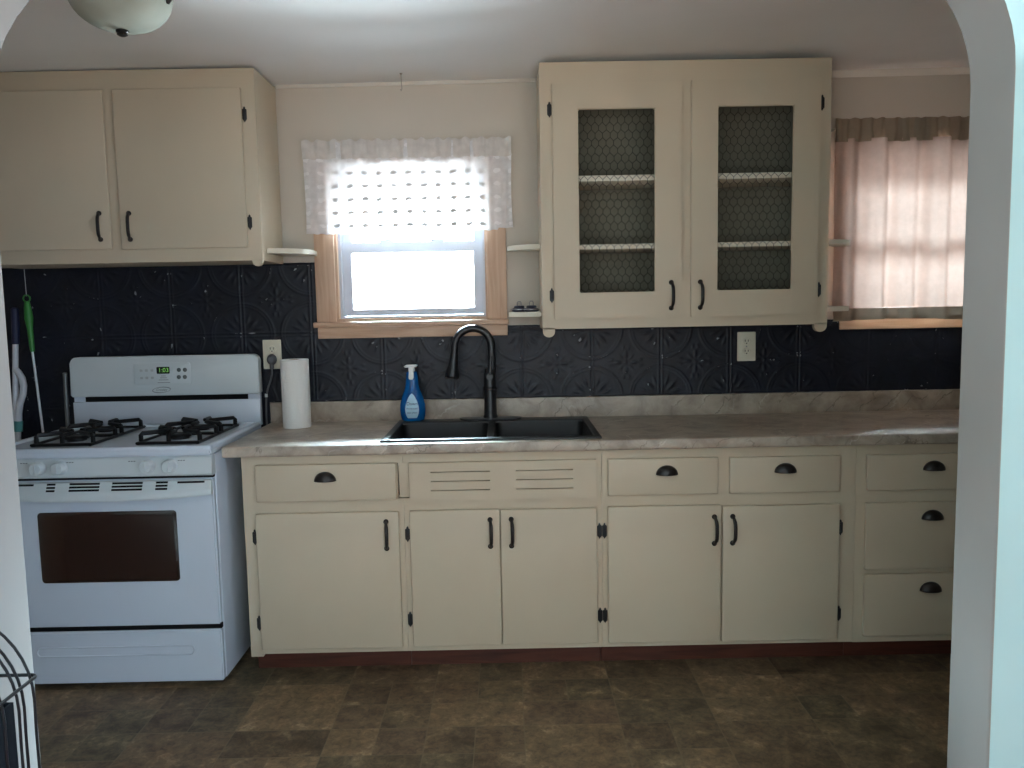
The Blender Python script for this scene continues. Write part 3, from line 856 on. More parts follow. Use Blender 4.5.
# control panel with knobs
bm = BM(); prism(bm, [(-.629, .7745), (-.661, .7745), (-.668, .782), (-.663, .840), (-.656, .8465), (-.629, .8465)], GX0, GX1, plane='YZ')
cp = obj('control_panel', bm, ENAMEL2, t)
for i, kx in enumerate((-1.638, -1.564, -1.259, -1.182)):
    bm = BM(); lathe(bm, (kx, -.6665, .8125), [(.0250, .000), (.0250, .003), (.0225, .005), (.0215, .024), (.0190, .028), (.0, .029)], 26, 'Y')
    box(bm, kx - .0030, kx + .0030, -.6665 - .0305, -.6665 - .026, .8125 - .017, .8125 + .017, .0012)
    obj('knob', bm, ENAMEL2, cp)
for kx, s in ((-1.690, -1), (-1.530, 1), (-1.315, -1), (-1.143, 1)):
    bm = BM()
    for q in range(3): box(bm, kx - .012 + q * .009, kx - .006 + q * .009, -.6668, -.6655, .8285, .8315)
    obj('burner_mark', bm, GREYTXT, cp, smooth=False)
# door with curved handle lip
dY = -.655
bm = BM(); holed(bm, GX0 + .003, GX1 - .003, dY, -.6295, .232, .764, [])
bmesh.ops.recalc_face_normals(bm, faces=bm.faces[:])
bmesh.ops.bevel(bm, geom=bm.edges[:], offset=.006, segments=3, affect='EDGES')
dr_ = obj('oven_door', bm, ENAMEL, t)
bm = BM(); prism(bm, rrect(-1.663, -1.176, .396, .651, .012), dY - .0025, dY + .004, bev=.001); o = obj('oven_window', bm, OVENGLASS, dr_); o['label'] = 'dark oven glass with a brown reflection painted in'
bm = BM(); prism(bm, rrect(-1.652, -1.186, .406, .641, .010), dY - .0030, dY - .0024); obj('inner_pane', bm, OVENGLASS, o)
# handle
bm = BM()
nH = 24; hp = []
xa, xb = GX0 + .004, GX1 - .004
def hb(u): return .706 - .014 * (1 - (2 * u - 1) ** 2)
top_, bot_ = [], []
for i in range(nH + 1):
    u = i / nH; x = xa + (xb - xa) * u
    bow = .010 + .020 * (1 - (2 * u - 1) ** 4)
    zt_, zb_ = .7605, hb(u)
    sec = [(dY - .0005, zt_), (dY - .008 - bow * .25, zt_ - .002), (dY - .010 - bow * .6, zt_ - .030), (dY - .011 - bow, zb_ + .012), (dY - .008 - bow, zb_ + .002), (dY - .0005, zb_)]
    hp.append([bm.verts.new((x, yy, zz)) for yy, zz in sec])
for a, b in zip(hp, hp[1:]):
    for j in range(6): bm.faces.new((a[j], a[(j + 1) % 6], b[(j + 1) % 6], b[j]))
bm.faces.new(hp[0]); bm.faces.new(list(reversed(hp[-1])))
hd = obj('handle', bm, ENAMEL2, dr_, angle=50)
def hy(x, z):
    u = (x - xa) / (xb - xa); bow = .010 + .020 * (1 - (2 * u - 1) ** 4)
    f = min(1, max(0, (.7585 - z) / .028))
    return dY - .008 - bow * .25 + f * (-.002 - bow * .35)
for x0_, x1_, zs_ in ((-1.800, -1.658, (.7535,)), (-1.612, -1.582, (.7545, .744, .7335)), (-1.533, -1.428, (.7545, .744, .7335)), (-1.385, -1.279, (.7545, .744, .7335)), (-1.233, -1.192, (.7545, .744, .7335)), (-1.159, -1.066, (.7535,))):
    bm = BM(); N = max(2, int((x1_ - x0_) / .02))
    for z in zs_:
        for i in range(N):
            a, b = x0_ + (x1_ - x0_) * i / N, x0_ + (x1_ - x0_) * (i + 1) / N
            q = []
            for (xx, zz) in ((a, z - .0033), (b, z - .0033), (b, z + .0033), (a, z + .0033)):
                q.append((xx, zz))
            f_ = [bm.verts.new((xx, hy(xx, zz) - .0009, zz)) for xx, zz in q]; g_ = [bm.verts.new((xx, hy(xx, zz) + .002, zz)) for xx, zz in q]
            bm.faces.new(f_); bm.faces.new(list(reversed(g_)))
            for j in range(4): bm.faces.new((f_[j], g_[j], g_[(j + 1) % 4], f_[(j + 1) % 4]))
    obj('vent_slot', bm, DARKGAP, hd, smooth=False)
# storage drawer with a long finger recess
bm = BM()
holed(bm, GX0 + .003, GX1 - .003, dY, -.6295, .022, .214, [])
bmesh.ops.recalc_face_normals(bm, faces=bm.faces[:])
bmesh.ops.bevel(bm, geom=bm.edges[:], offset=.005, segments=3, affect='EDGES')
dw = obj('storage_drawer', bm, ENAMEL, t)
bm = BM()
out_, in_ = rrect(-1.704, -1.138, .122, .160, .0189, 8), rrect(-1.698, -1.144, .128, .154, .0129, 8)
a_ = [bm.verts.new((x, dY - .0002, z)) for x, z in out_]; b_ = [bm.verts.new((x, dY - .0035, z)) for x, z in rrect(-1.7015, -1.1405, .1245, .1575, .0164, 8)]; c_ = [bm.verts.new((x, dY - .0006, z)) for x, z in in_]
for p, q in ((a_, b_), (b_, c_)):
    for i in range(len(p)): bm.faces.new((p[i], p[(i + 1) % len(p)], q[(i + 1) % len(p)], q[i]))
bm.faces.new(c_); bm.faces.new(list(reversed(a_)))
obj('finger_pull', bm, ENAMEL, dw)
# dark strips stand in for the shade between panels and under the body
for nm_, q_ in (('door_gap_shade', (GX0 + .004, GX1 - .004, -.6455, -.6285, .7642, .7743)), ('drawer_gap_shade', (GX0 + .004, GX1 - .004, -.645, -.6285, .2142, .2318)), ('base_gap_shade', (GX0 + .07, GX1 - .07, -.56, -.14, .010, .0215))):
    bm = BM(); box(bm, *q_); obj(nm_, bm, DARKGAP, t, smooth=False)
# back guard
bm = BM()
box(bm, GX0 + .004, GX1 - .004, -.080, -.048, .862, .975, .004); box(bm, GX0 + .006, GX1 - .006, -.070, -.046, .96, 1.02)
obj('backguard_riser', bm, ENAMEL, t)
bm = BM(); box(bm, GX0 + .055, GX1 - .055, -.0735, -.0695, .9752, .9985); obj('vent_gap', bm, DARKGAP, t, smooth=False)
bm = BM()
pg = [(GX0, 1.004), (GX0 + .008, .997), (GX1 - .008, .997), (GX1, 1.004), (GX1 - .002, 1.135)] 
for i in range(1, 7):
    a = PI / 2 * i / 6; pg.append((GX1 - .002 - .026 + .026 * math.cos(a), 1.137 + .026 * math.sin(a)))
for i in range(0, 7):
    a = PI / 2 + PI / 2 * i / 6; pg.append((GX0 + .006 + .026 + .026 * math.cos(a), 1.137 + .026 * math.sin(a)))
prism(bm, pg, -.088, -.044, bev=.005)
bg = obj('backguard', bm, ENAMEL2, t)
by_ = -.088
bm = BM(); prism(bm, rrect(-1.557, -1.322, 1.043, 1.136, .012), by_ - .003, by_ + .002, bev=.0012); pn = obj('clock_panel', bm, ENAMEL2, bg)
py_ = by_ - .003
bm = BM(); prism(bm, rrect(-1.462, -1.408, 1.089, 1.118, .004), py_ - .0008, py_ + .001); ds = obj('clock_display', bm, DARKGAP, pn); ds['label'] = 'black clock display with green digits'
text_part('digits', '1:03', .026, (-1.433, py_ - .0012, 1.1035), DIGIT, pn, 'green lit clock digits')
for i, (qx, qz) in enumerate(((-1.369, 1.104), (-1.344, 1.104), (-1.371, 1.074), (-1.346, 1.074))):
    bm = BM(); lathe(bm, (qx, py_, qz), [(.0088, -.0003), (.0088, .0012), (.007, .002), (.0, .002)], 16, 'Y'); obj('button', bm, GREYBTN, pn)
for qz in (1.104, 1.073):
    for qx in (-1.526, -1.504, -1.481):
        bm = BM(); prism(bm, rrect(qx - .006, qx + .006, qz - .005, qz + .005, .002, 2), py_ - .0008, py_ + .0004); obj('touch_key', bm, mat('faint_key_grey', (178, 184, 184), var=.02) if 'faint_key_grey' not in bpy.data.materials else bpy.data.materials['faint_key_grey'], pn)
bm = BM()
for qz, w in ((1.080, .020), (1.072, .028), (1.0635, .040), (1.052, .052)): box(bm, -1.435 - w / 2, -1.435 + w / 2, py_ - .0005, py_ + .0003, qz - .0011, qz + .0011)
obj('printed_lines', bm, GREYTXT, pn, smooth=False)
# oval badge: swoosh ring and lettering
bm = BM(); inner, outer = [], []
for i in range(40):
    a = 2 * PI * i / 40
    th = .0016 + .0022 * abs(math.sin(a + .75)) ** 2
    ox, oz = .0385 * math.cos(a), .0125 * math.sin(a)
    ax, az = (.0385 - th) * math.cos(a), (.0125 - th * .8) * math.sin(a)
    rot = math.radians(5)
    f = lambda x, z: (-1.4475 + x * math.cos(rot) - z * math.sin(rot), 1.0215 + x * math.sin(rot) + z * math.cos(rot))
    outer.append(f(ox, oz)); inner.append(f(ax, az))
for yy, flip in ((by_ - .0012, 0), (by_ + .0005, 1)):
    O_ = [bm.verts.new((x, yy, z)) for x, z in outer]; I_ = [bm.verts.new((x, yy, z)) for x, z in inner]
    for i in range(40): bm.faces.new((O_[i], O_[(i + 1) % 40], I_[(i + 1) % 40], I_[i]))
    if not flip: O0, I0 = O_, I_
    else:
        for i in range(40):
            bm.faces.new((O0[i], O_[i], O_[(i + 1) % 40], O0[(i + 1) % 40])); bm.faces.new((I0[i], I0[(i + 1) % 40], I_[(i + 1) % 40], I_[i]))
bd = obj('badge', bm, GREYTXT, bg); bd['label'] = 'grey oval badge on the back guard'
text_part('badge_lettering', 'Crosley', .0145, (-1.4475, by_ - .0012, 1.0215), GREYTXT, bd, shear=.3)

# ------------------------------------------------------------------ wall cabinets
UF, UD = -.300, -.316
def foot_prof(x0, x1, z, zb, n=8):
    """Rounded tongue that ends a stile below the cabinet."""
    r = (x1 - x0) / 2; cx_ = (x0 + x1) / 2
    pts = [(x1, z)]
    for i in range(n + 1):
        a = -PI * i / n
        pts.append((cx_ + r * math.cos(a), zb + r * .9 + r * .9 * math.sin(a)))
    pts.append((x0, z))
    return pts
# left
t = thing('wall_cabinet', 'cream wall cabinet with two flat solid doors above the range', 'cabinet', (-1.485, -.15, 1.535), 'cream wall cabinets')
LX0, LX1, LZ0, LZ1 = -2.035, -.936, 1.536, 2.254
bm = BM(); box(bm, LX0, LX1, UF, UF + .019, LZ0, LZ1, .0015); prism(bm, foot_prof(-.976, -.9365, LZ0 + .004, 1.514), UF, UF + .019); obj('face_frame', bm, CREAM, t)
bm = BM()
for a, b in ((LX0, LX0 + .016), (LX1 - .016, LX1 - .0005)): box(bm, a, b, UF + .0195, -.0125, LZ0, LZ1)
box(bm, LX0 + .0165, LX1 - .0165, UF + .0195, -.0125, LZ0, LZ0 + .016); box(bm, LX0 + .0165, LX1 - .0165, UF + .0195, -.0125, LZ1 - .016, LZ1)
box(bm, LX0 + .0165, LX1 - .0165, -.018, -.0125, LZ0 + .0165, LZ1 - .0165)
obj('carcass', bm, CREAM, t, smooth=False)
d = slab('door', -1.985, -1.505, 1.588, 2.180, UD, UF - .0030, t); bow_pull(-1.544, 1.674, UD, d)
d = slab('door', -1.468, -.986, 1.585, 2.180, UD, UF - .0030, t); bow_pull(-1.431, 1.672, UD, d)
for z in (2.083, 1.681): hinge(-.9775, z, UF - .0005, d)
def corner_shelf(x_side, x_tip, z0, z1, parent, yd=.20, y0=.0135):
    """Small shelf with a rounded outer corner, fixed to a cabinet side."""
    bm = BM(); s = 1 if x_tip > x_side else -1; L = abs(x_tip - x_side); r = L * .92
    poly = [(x_side, -y0), (x_tip, -y0)]
    for i in range(11):
        a = PI / 2 * i / 10
        poly.append((x_tip - s * r + s * r * math.cos(a), -(yd - r) - r * math.sin(a)))
    poly.append((x_side, -yd))
    prism(bm, poly, z0, z1, plane='XY', bev=.003)
    return obj('end_shelf', bm, SHELFW, parent)
corner_shelf(LX1 + .0005, -.790, 1.566, 1.586, t, .24)
# right, with wire-mesh doors
t = thing('wall_cabinet', 'cream wall cabinet with two chicken-wire doors and inner shelves, right of the window', 'cabinet', (.694, -.15, 1.25), 'cream wall cabinets')
RX0, RX1, RZ0, RZ1 = .139, 1.247, 1.250, 2.254
hA, hB = (.283, .573, 1.388, 2.076), (.814, 1.099, 1.388, 2.078)
bm = BM(); holed(bm, RX0, RX1, UF, UF + .019, RZ0, RZ1, [(.215, .645, 1.31, 2.15), (.745, 1.170, 1.31, 2.15)])
prism(bm, foot_prof(RX0 + .0005, .186, RZ0 + .004, 1.218), UF, UF + .019); prism(bm, foot_prof(1.196, RX1 - .0005, RZ0 + .004, 1.220), UF, UF + .019)
obj('face_frame', bm, CREAM, t, smooth=False)
bm = BM()
for a, b in ((RX0 + .0005, RX0 + .016), (RX1 - .016, RX1 - .0005)): box(bm, a, b, UF + .0195, -.0125, RZ0, RZ1)
box(bm, RX0 + .0165, RX1 - .0165, UF + .0195, -.0125, RZ0, RZ0 + .016); box(bm, RX0 + .0165, RX1 - .0165, UF + .0195, -.0125, RZ1 - .016, RZ1)
obj('carcass', bm, CREAM, t, smooth=False)
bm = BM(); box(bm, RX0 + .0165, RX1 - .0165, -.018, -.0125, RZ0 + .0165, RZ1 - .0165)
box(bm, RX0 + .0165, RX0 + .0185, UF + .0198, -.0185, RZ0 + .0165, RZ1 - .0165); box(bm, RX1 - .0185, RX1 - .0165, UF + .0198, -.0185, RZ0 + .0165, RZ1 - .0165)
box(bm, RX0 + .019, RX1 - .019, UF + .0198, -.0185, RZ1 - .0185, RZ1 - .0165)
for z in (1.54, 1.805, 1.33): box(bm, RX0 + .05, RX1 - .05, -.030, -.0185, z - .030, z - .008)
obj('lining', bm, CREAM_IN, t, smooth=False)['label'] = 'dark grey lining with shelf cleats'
for z0_, z1_ in ((1.556, 1.575), (1.816, 1.838)):
    bm = BM(); box(bm, RX0 + .019, RX1 - .019, UF + .030, -.031, z0_, z1_, .002); obj('shelf', bm, SHELFW, t)
def mesh_door(x0, x1, z0, z1, h, pull, hx, hz):
    bm = BM(); holed(bm, x0, x1, UD - .002, UF - .0030, z0, z1, [h])
    bmesh.ops.recalc_face_normals(bm, faces=bm.faces[:])
    es = [e for e in bm.edges if len(e.link_faces) == 2 and e.calc_face_angle(0) > 1]
    bmesh.ops.bevel(bm, geom=es, offset=.003, segments=2, affect='EDGES')
    d = obj('door', bm, CREAM, t)
    # hexagonal chicken wire stapled behind the opening
    bm = BM(); px_, pz_ = .0286, .0286; r = .0009; y = UF + .004
    a0, a1, c0, c1 = h[0] - .006, h[1] + .006, h[2] - .006, h[3] + .006
    jit = {}
    def node(i, j, k):
        key = (i, j, k)
        if key not in jit:
            x = a0 + (i + (.5 if j % 2 else 0)) * px_; z = c0 + j * pz_ + (-.0075 if k == 0 else .0075)
            jit[key] = Vector((x + random.uniform(-.0011, .0011), y + random.uniform(-.0006, .0006), z + random.uniform(-.0009, .0009)))
        return jit[key]
    def seg(p, q):
        if not all(a0 - .001 <= v.x <= a1 + .001 and c0 - .001 <= v.z <= c1 + .001 for v in (p, q)): return
        tube(bm, [p, q], r, 4, cap=False)
    nj, ni = int((c1 - c0) / pz_) + 2, int((a1 - a0) / px_) + 2
    for j in range(-1, nj):
        for i in range(-1, ni):
            seg(node(i, j, 0), node(i, j, 1))
            i2 = i if j % 2 else i - 1
            seg(node(i, j, 1), node(i2, j + 1, 0)); seg(node(i, j, 1), node(i2 + 1, j + 1, 0))
    loop_tube(bm, [(a0 + .002, y, c0 + .002), (a1 - .002, y, c0 + .002), (a1 - .002, y, c1 - .002), (a0 + .002, y, c1 - .002)], .0012, 4)
    obj('chicken_wire', bm, CHICKEN, d)['label'] = 'dark hexagonal chicken wire'
    bow_pull(*pull, UD - .002, d)
    for z in hz: hinge(hx, z, UF - .0005, d)
mesh_door(.185, .677, 1.287, 2.173, hA, (.635, 1.3725), .1755, (2.080, 1.380))
mesh_door(.7125, 1.203, 1.287, 2.178, hB, (.747, 1.3725), 1.2115, (2.088, 1.384))
for z0_, z1_ in ((1.570, 1.589), (1.297, 1.317)):
    corner_shelf(RX0 + .0000, .006, z0_, z1_, t, .155)
for z0_, z1_ in ((1.560, 1.578), (1.298, 1.317)):
    corner_shelf(RX1 - .0000, 1.388, z0_, z1_, t, .27, .112)

# ------------------------------------------------------------------ sink strainers on the low end shelf
for i, (sx_, lab) in enumerate(((.052, 'small dark sink strainer with pale rim on a low end shelf, nearer the window'), (.102, 'small dark sink strainer with pale rim on a low end shelf, nearer the cabinet'))):
    sy_ = -.060 - .030 * i
    t = thing('sink_strainer', lab, 'strainer', (sx_, sy_, 1.3172), 'sink strainers on the end shelf')
    bm = BM(); lathe(bm, (sx_, sy_, 1.3173), [(.022, 0), (.030, .002), (.032, .010), (.027, .015), (.0, .0155)], 24); obj('basket', bm, BLUEDISC, t)
    bm = BM(); lathe(bm, (sx_, sy_, 1.3173), [(.0322, .0075), (.0345, .0085), (.0345, .0115), (.0318, .0125), (.0322, .0075)], 24); bmesh.ops.remove_doubles(bm, verts=bm.verts[:], dist=1e-6); obj('rim', bm, STEEL, t)
    bm = BM(); lathe(bm, (sx_, sy_, 1.3330), [(.021, 0), (.0225, .004), (.019, .010), (.0, .011)], 22); obj('stopper', bm, BLUEDISC, t)
    bm = BM(); tube(bm, [(sx_ - .008, sy_, 1.343), (sx_ - .008, sy_, 1.356), (sx_ - .004, sy_, 1.361), (sx_ + .004, sy_, 1.361), (sx_ + .008, sy_, 1.356), (sx_ + .008, sy_, 1.343)], .0018, 8); obj('loop_handle', bm, STEEL, t)

# ------------------------------------------------------------------ outlets and range cord
def outlet(cx_, cz_, label):
    yb = -.0135
    t = thing('wall_outlet', label, 'outlet', (cx_, yb, cz_), 'wall outlets on the backsplash')
    bm = BM(); prism(bm, rrect(cx_ - .039, cx_ + .039, cz_ - .062, cz_ + .062, .004, 3), yb - .005, yb, bev=.0015); obj('cover_plate', bm, PLATE, t)
    for s in (-1, 1):
        zc = cz_ + s * .0215
        bm = BM(); lathe(bm, (cx_, yb - .0048, zc), [(.0175, 0), (.0175, .0012), (.0165, .002), (.0, .002)], 22, 'Y', sy=.86); r_ = obj('receptacle', bm, PLATE, t)
        bm = BM()
        for dx in (-.0065, .0065): box(bm, cx_ + dx - .0012, cx_ + dx + .0012, yb - .0072, yb - .006, zc - .001, zc + .008)
        lathe(bm, (cx_, yb - .0062, zc - .008), [(.0026, 0), (.0026, .001), (0, .001)], 10, 'Y'); obj('slot', bm, DARKGAP, r_, smooth=False)
    bm = BM(); lathe(bm, (cx_, yb - .0048, cz_), [(.003, 0), (.003, .001), (0, .0014)], 10, 'Y'); obj('screw', bm, STEEL, t)
outlet(-1.000, 1.157, 'ivory wall outlet with the range cord plugged in, above the paper towels')
outlet(1.018, 1.152, 'ivory wall outlet with nothing plugged in, below the mesh-door cabinet')
t = thing('power_cord', 'grey power cord plugged into the outlet and hanging behind the range', 'cord', (-1.0, -.03, 1.13))
bm = BM(); lathe(bm, (-1.000, -.0212, 1.1355), [(.020, 0), (.021, .006), (.018, .018), (.010, .026), (.0, .027)], 22, 'Y', sy=1.15)
box(bm, -1.0085, -.9915, -.040, -.024, 1.094, 1.124, .006); obj('plug', bm, PLUGG, t)
bm = BM(); tube(bm, [(-1.000, -.032, 1.098), (-1.000, -.033, 1.075), (-1.006, -.034, 1.05), (-1.018, -.035, 1.02), (-1.028, -.036, .985), (-1.031, -.036, .94), (-1.033, -.034, .90), (-1.033, -.03, .80)], .0042, 10); obj('flex', bm, PLUGG, t)
bm = BM(); lathe(bm, (-1.0285, -.036, .983), [(.0062, -.006), (.0062, .008)], 10); obj('tie', bm, PUMPW, t)

# ------------------------------------------------------------------ curtains
def cloth(bm, x0, x1, z0, z1, y, amp, folds, nx=140, nz=40, gather=0.0, ragged=0.0, seed=1, zfn=None):
    rnd = random.Random(seed); ph = [rnd.uniform(0, 6.28) for _ in range(8)]
    V = []
    for i in range(nx + 1):
        u = i / nx; col = []
        for j in range(nz + 1):
            v = j / nz
            f = math.sin(u * folds * 6.283 + ph[0] + .5 * math.sin(u * 9 + ph[1])) * .6 + math.sin(u * folds * 2.1 * 6.283 + ph[2]) * .25 + math.sin(u * 3.3 * 6.283 + ph[3]) * .35
            k_ = (1 - gather) + gather * (1 - v)
            zz = z0 + (z1 - z0) * v
            if ragged: zz += (ragged * (math.sin(u * 90 + ph[4]) + .6 * math.sin(u * 151 + ph[5])) * (1 if v == 1 else (.5 if v == 0 else 0)))
            col.append(bm.verts.new((x0 + (x1 - x0) * u + .004 * math.sin(v * 5 + u * 40) * (1 - v), y + amp * f * k_, zz + (zfn(u) * (1 - v) if zfn else 0))))
        V.append(col)
    for i in range(nx):
        for j in range(nz): bm.faces.new((V[i][j], V[i + 1][j], V[i + 1][j + 1], V[i][j + 1]))
# lace valance over the sink window
t = thing('lace_valance', 'sheer white dotted lace valance over the top of the sink window', 'curtain', (-.40, -.05, 1.66))
bm = BM(); cloth(bm, -.826, .030, 1.655, 2.022, -.056, .009, 9, 170, 40, ragged=.003, seed=4, zfn=lambda u: -.004 * math.sin(u * 6.28) + (.010 if u > .93 else 0)); obj('lace_panel', bm, LACE, t, angle=180)
bm = BM(); cloth(bm, -.828, .031, 1.955, 2.030, -.064, .004, 16, 200, 8, ragged=.004, seed=9); obj('rod_pocket', bm, LACEHEAD, t, angle=180)
bm = BM(); tube(bm, [(-.815, -.0135, 2.0), (-.815, -.048, 2.0), (-.80, -.051, 2.0), (.00, -.051, 2.0), (.018, -.048, 2.0), (.018, -.0135, 2.0)], .005, 8); obj('curtain_rod', bm, TRIMW, t)
# beige curtain on the right-hand window
t = thing('curtain', 'beige gathered cafe curtain glowing over the right-hand window', 'curtain', (1.72, -.06, 1.25))
bm = BM(); cloth(bm, 1.362, 2.215, 1.300, 1.998, -.070, .025, 6.3, 220, 60, seed=12, zfn=lambda u: .008 * math.sin(u * 5)); obj('curtain_panel', bm, CURT, t, angle=180)
bm = BM(); cloth(bm, 1.356, 2.218, 1.985, 2.078, -.074, .006, 17, 200, 10, ragged=.002, seed=15); obj('rod_pocket', bm, CURTBAND, t, angle=180)
bm = BM(); cloth(bm, 1.364, 2.213, 1.252, 1.306, -.076, .022, 6.3, 160, 6, seed=12, zfn=lambda u: .008 * math.sin(u * 5)); obj('hem', bm, CURTBAND, t, angle=180)
bm = BM(); tube(bm, [(1.372, -.0015, 2.045), (1.372, -.05, 2.045), (1.385, -.055, 2.045), (2.200, -.055, 2.045), (2.212, -.05, 2.045), (2.212, -.0015, 2.045)], .006, 8); obj('curtain_rod', bm, TRIMW, t)

# ------------------------------------------------------------------ ceiling light and hook
lx, ly = -1.062, -1.085
t = thing('ceiling_light', 'flush ceiling light with frosted bowl and dark finial', 'lamp', (lx, ly, CZ))
bm = BM(); lathe(bm, (lx, ly, CZ), [(.085, -.0005), (.088, -.006), (.070, -.022), (.0, -.023)], 32); obj('ceiling_pan', bm, BRONZE, t)
bm = BM(); prof = []
for i in range(13):
    a = PI / 2 * i / 12
    prof.append((.137 * math.sin(a) ** .85 if i else 0.0, -.134 + .098 * (1 - math.cos(a) ** 1.0)))
prof += [(.139, -.034), (.133, -.0335)]
for i in range(11, -1, -1):
    a = PI / 2 * i / 12
    prof.append((.131 * math.sin(a) ** .85 if i else 0.0, -.128 + .094 * (1 - math.cos(a))))
lathe(bm, (lx, ly, CZ), prof, 48); obj('glass_bowl', bm, BOWL, t)
bm = BM(); lathe(bm, (lx, ly, CZ), [(.0, -.152), (.008, -.150), (.015, -.146), (.013, -.142), (.017, -.138), (.017, -.1345), (.0, -.1345)], 20); obj('finial', bm, BRONZE, t)
bm = BM(); tube(bm, [(lx, ly, CZ - .0235), (lx, ly, CZ - .127)], .005, 8); obj('stem', bm, BRONZE, t)
for a in (-8, 112, 232):
    ca, sa = math.cos(math.radians(a)), math.sin(math.radians(a))
    f = lambda r, z: (lx + r * ca, ly + r * sa, CZ + z)
    bm = BM(); tube(bm, [f(.080, -.012), f(.110, -.016), f(.142, -.024), f(.1490, -.040), f(.147, -.056), f(.141, -.072)], [.006, .007, .009, .011, .010, .004], 8); obj('clip', bm, BRONZE, t)
bm = BM(); tube(bm, [(-.400, -.15, CZ - .0005), (-.400, -.15, CZ - .035), (-.3985, -.15, CZ - .060), (-.402, -.152, CZ - .068), (-.405, -.15, CZ - .062)], .0018, 8)
lathe(bm, (-.400, -.15, CZ - .0045), [(.0045, 0), (.006, .004)], 12)
tag(obj('ceiling_hook', bm, WIREW), 'thin pale wire hook hanging from the ceiling above the window', 'hook')

# ------------------------------------------------------------------ cleaning tools beside the range
t = thing('duster', 'thin white rod with a green grip hanging by a cord left of the range', 'cleaning tool', (-1.970, -.085, .42))
bm = BM(); tube(bm, [(-1.983, -.070, 1.195), (-1.956, -.085, .86), (-1.944, -.095, .46)], .0048, 10); obj('rod', bm, WHITEP, t)
bm = BM(); tube(bm, [(-1.982, -.0695, 1.190), (-1.984, -.069, 1.215), (-1.987, -.068, 1.29), (-1.989, -.067, 1.33), (-1.991, -.066, 1.37), (-1.992, -.066, 1.398)], [.0085, .010, .0115, .0165, .014, .010], 14)
g_ = obj('grip', bm, GREENP, t); g_['label'] = 'green tapered grip'
bm = BM(); loop_tube(bm, [(-1.992 + .014 * math.cos(2 * PI * i / 16), -.066, 1.411 + .014 * math.sin(2 * PI * i / 16)) for i in range(16)], .0032, 8); obj('hang_ring', bm, GREENP, g_)
bm = BM(); tube(bm, [(-1.992, -.066, 1.421), (-1.993, -.066, 1.5355)], .0014, 6); obj('cord', bm, WHITEP, g_)
bm = BM(); tube(bm, [(-1.944, -.095, .47), (-1.944, -.096, .42), (-1.943, -.097, .34), (-1.943, -.097, .30)], [.012, .026, .030, .010], 12); obj('fluffy_head', bm, GREENP, t)
t = thing('floor_mop', 'white pole mop with navy grip and looped tube in the corner left of the range', 'mop', (-2.07, -.10, 0))
bm = BM(); tube(bm, [(-2.051, -.070, 1.222), (-2.066, -.080, .95), (-2.090, -.16, .06)], .0115, 12); obj('pole', bm, WHITEP, t)
bm = BM(); tube(bm, [(-2.050, -.070, 1.223), (-2.046, -.068, 1.30), (-2.044, -.067, 1.37), (-2.043, -.067, 1.375)], [.014, .0155, .0145, .008], 12); obj('grip', bm, NAVYP, t)['label'] = 'navy grip'
bm = BM()
cp_ = [(-2.058, -.074, 1.118), (-2.045, -.076, 1.105), (-2.029, -.079, 1.080), (-2.024, -.081, 1.050), (-2.028, -.083, 1.015), (-2.043, -.085, .975), (-2.050, -.087, .935), (-2.052, -.088, .900)]
tube(bm, cp_, .0135, 14); obj('looped_tube', bm, WHITEP, t)
bm = BM(); tube(bm, [(-2.0525, -.0882, .902), (-2.055, -.090, .858)], .0165, 14); obj('collar', bm, TEALP, t)['label'] = 'teal collar'
bm = BM(); tube(bm, [(-2.055, -.090, .858), (-2.075, -.11, .50), (-2.088, -.155, .08)], .010, 10); obj('lower_tube', bm, WHITEP, t)
bm = BM(); box(bm, -2.17, -1.99, -.22, -.10, .0, .055, .015); obj('mop_head', bm, WHITEP, t)
bm = BM(); tube(bm, [(-1.860, -.060, 1.095), (-1.866, -.064, .60), (-1.872, -.075, .0)], .0085, 12)
lathe(bm, (-1.860, -.060, 1.094), [(.0092, 0), (.0092, .003), (.006, .006), (0, .007)], 12)
tag(obj('metal_pole', bm, GREYMET), 'plain grey metal pole standing against the left side of the range', 'pole')

# ------------------------------------------------------------------ black wire rack in front of the arch
rx0, rx1, ry0, ry1 = -1.150, -.855, -2.345, -2.050
t = thing('wire_rack', 'black arched wire rack standing by the left side of the archway', 'rack', ((rx0 + rx1) / 2, (ry0 + ry1) / 2, 0))
xc, rw = (rx0 + rx1) / 2, (rx1 - rx0) / 2
ysr = [ry1, ry1 - .030, ry1 - .045] + [ry1 - .045 - .04 * i for i in range(1, 6)] + [ry0]
for yy in ysr:
    bm = BM(); pts = [(rx1, yy, .012), (rx1, yy, .30), (rx1 - .001, yy, .60)]
    for i in range(0, 21):
        a = PI * i / 20
        pts.append((xc + rw * math.cos(a), yy, .665 + .162 * math.sin(a)))
    pts += [(rx0 + .001, yy, .60), (rx0, yy, .30), (rx0, yy, .012)]
    tube(bm, pts, .0025, 8); obj('arched_wire', bm, WIREB, t)
for zz in (.706, .36, .030):
    bm = BM(); e_ = .006
    loop_tube(bm, [(x, y, zz) for x, y in rrect(rx0 - e_, rx1 + e_, ry0 - e_, ry1 + e_, .012, 4)], .0032, 8); obj('hoop', bm, WIREB, t)
bm = BM()
for q in ((rx0 + .015, rx1 - .026, ry0 + .012, ry0 + .016), (rx0 + .015, rx1 - .026, ry1 - .022, ry1 - .018), (rx0 + .015, rx0 + .019, ry0 + .0165, ry1 - .0225), (rx1 - .030, rx1 - .026, ry0 + .0165, ry1 - .0225)): box(bm, *q, .04, .668)
box(bm, rx0 + .015, rx1 - .026, ry0 + .012, ry1 - .018, .034, .0395)
obj('liner', bm, LINER, t, smooth=False)['label'] = 'black cloth liner'
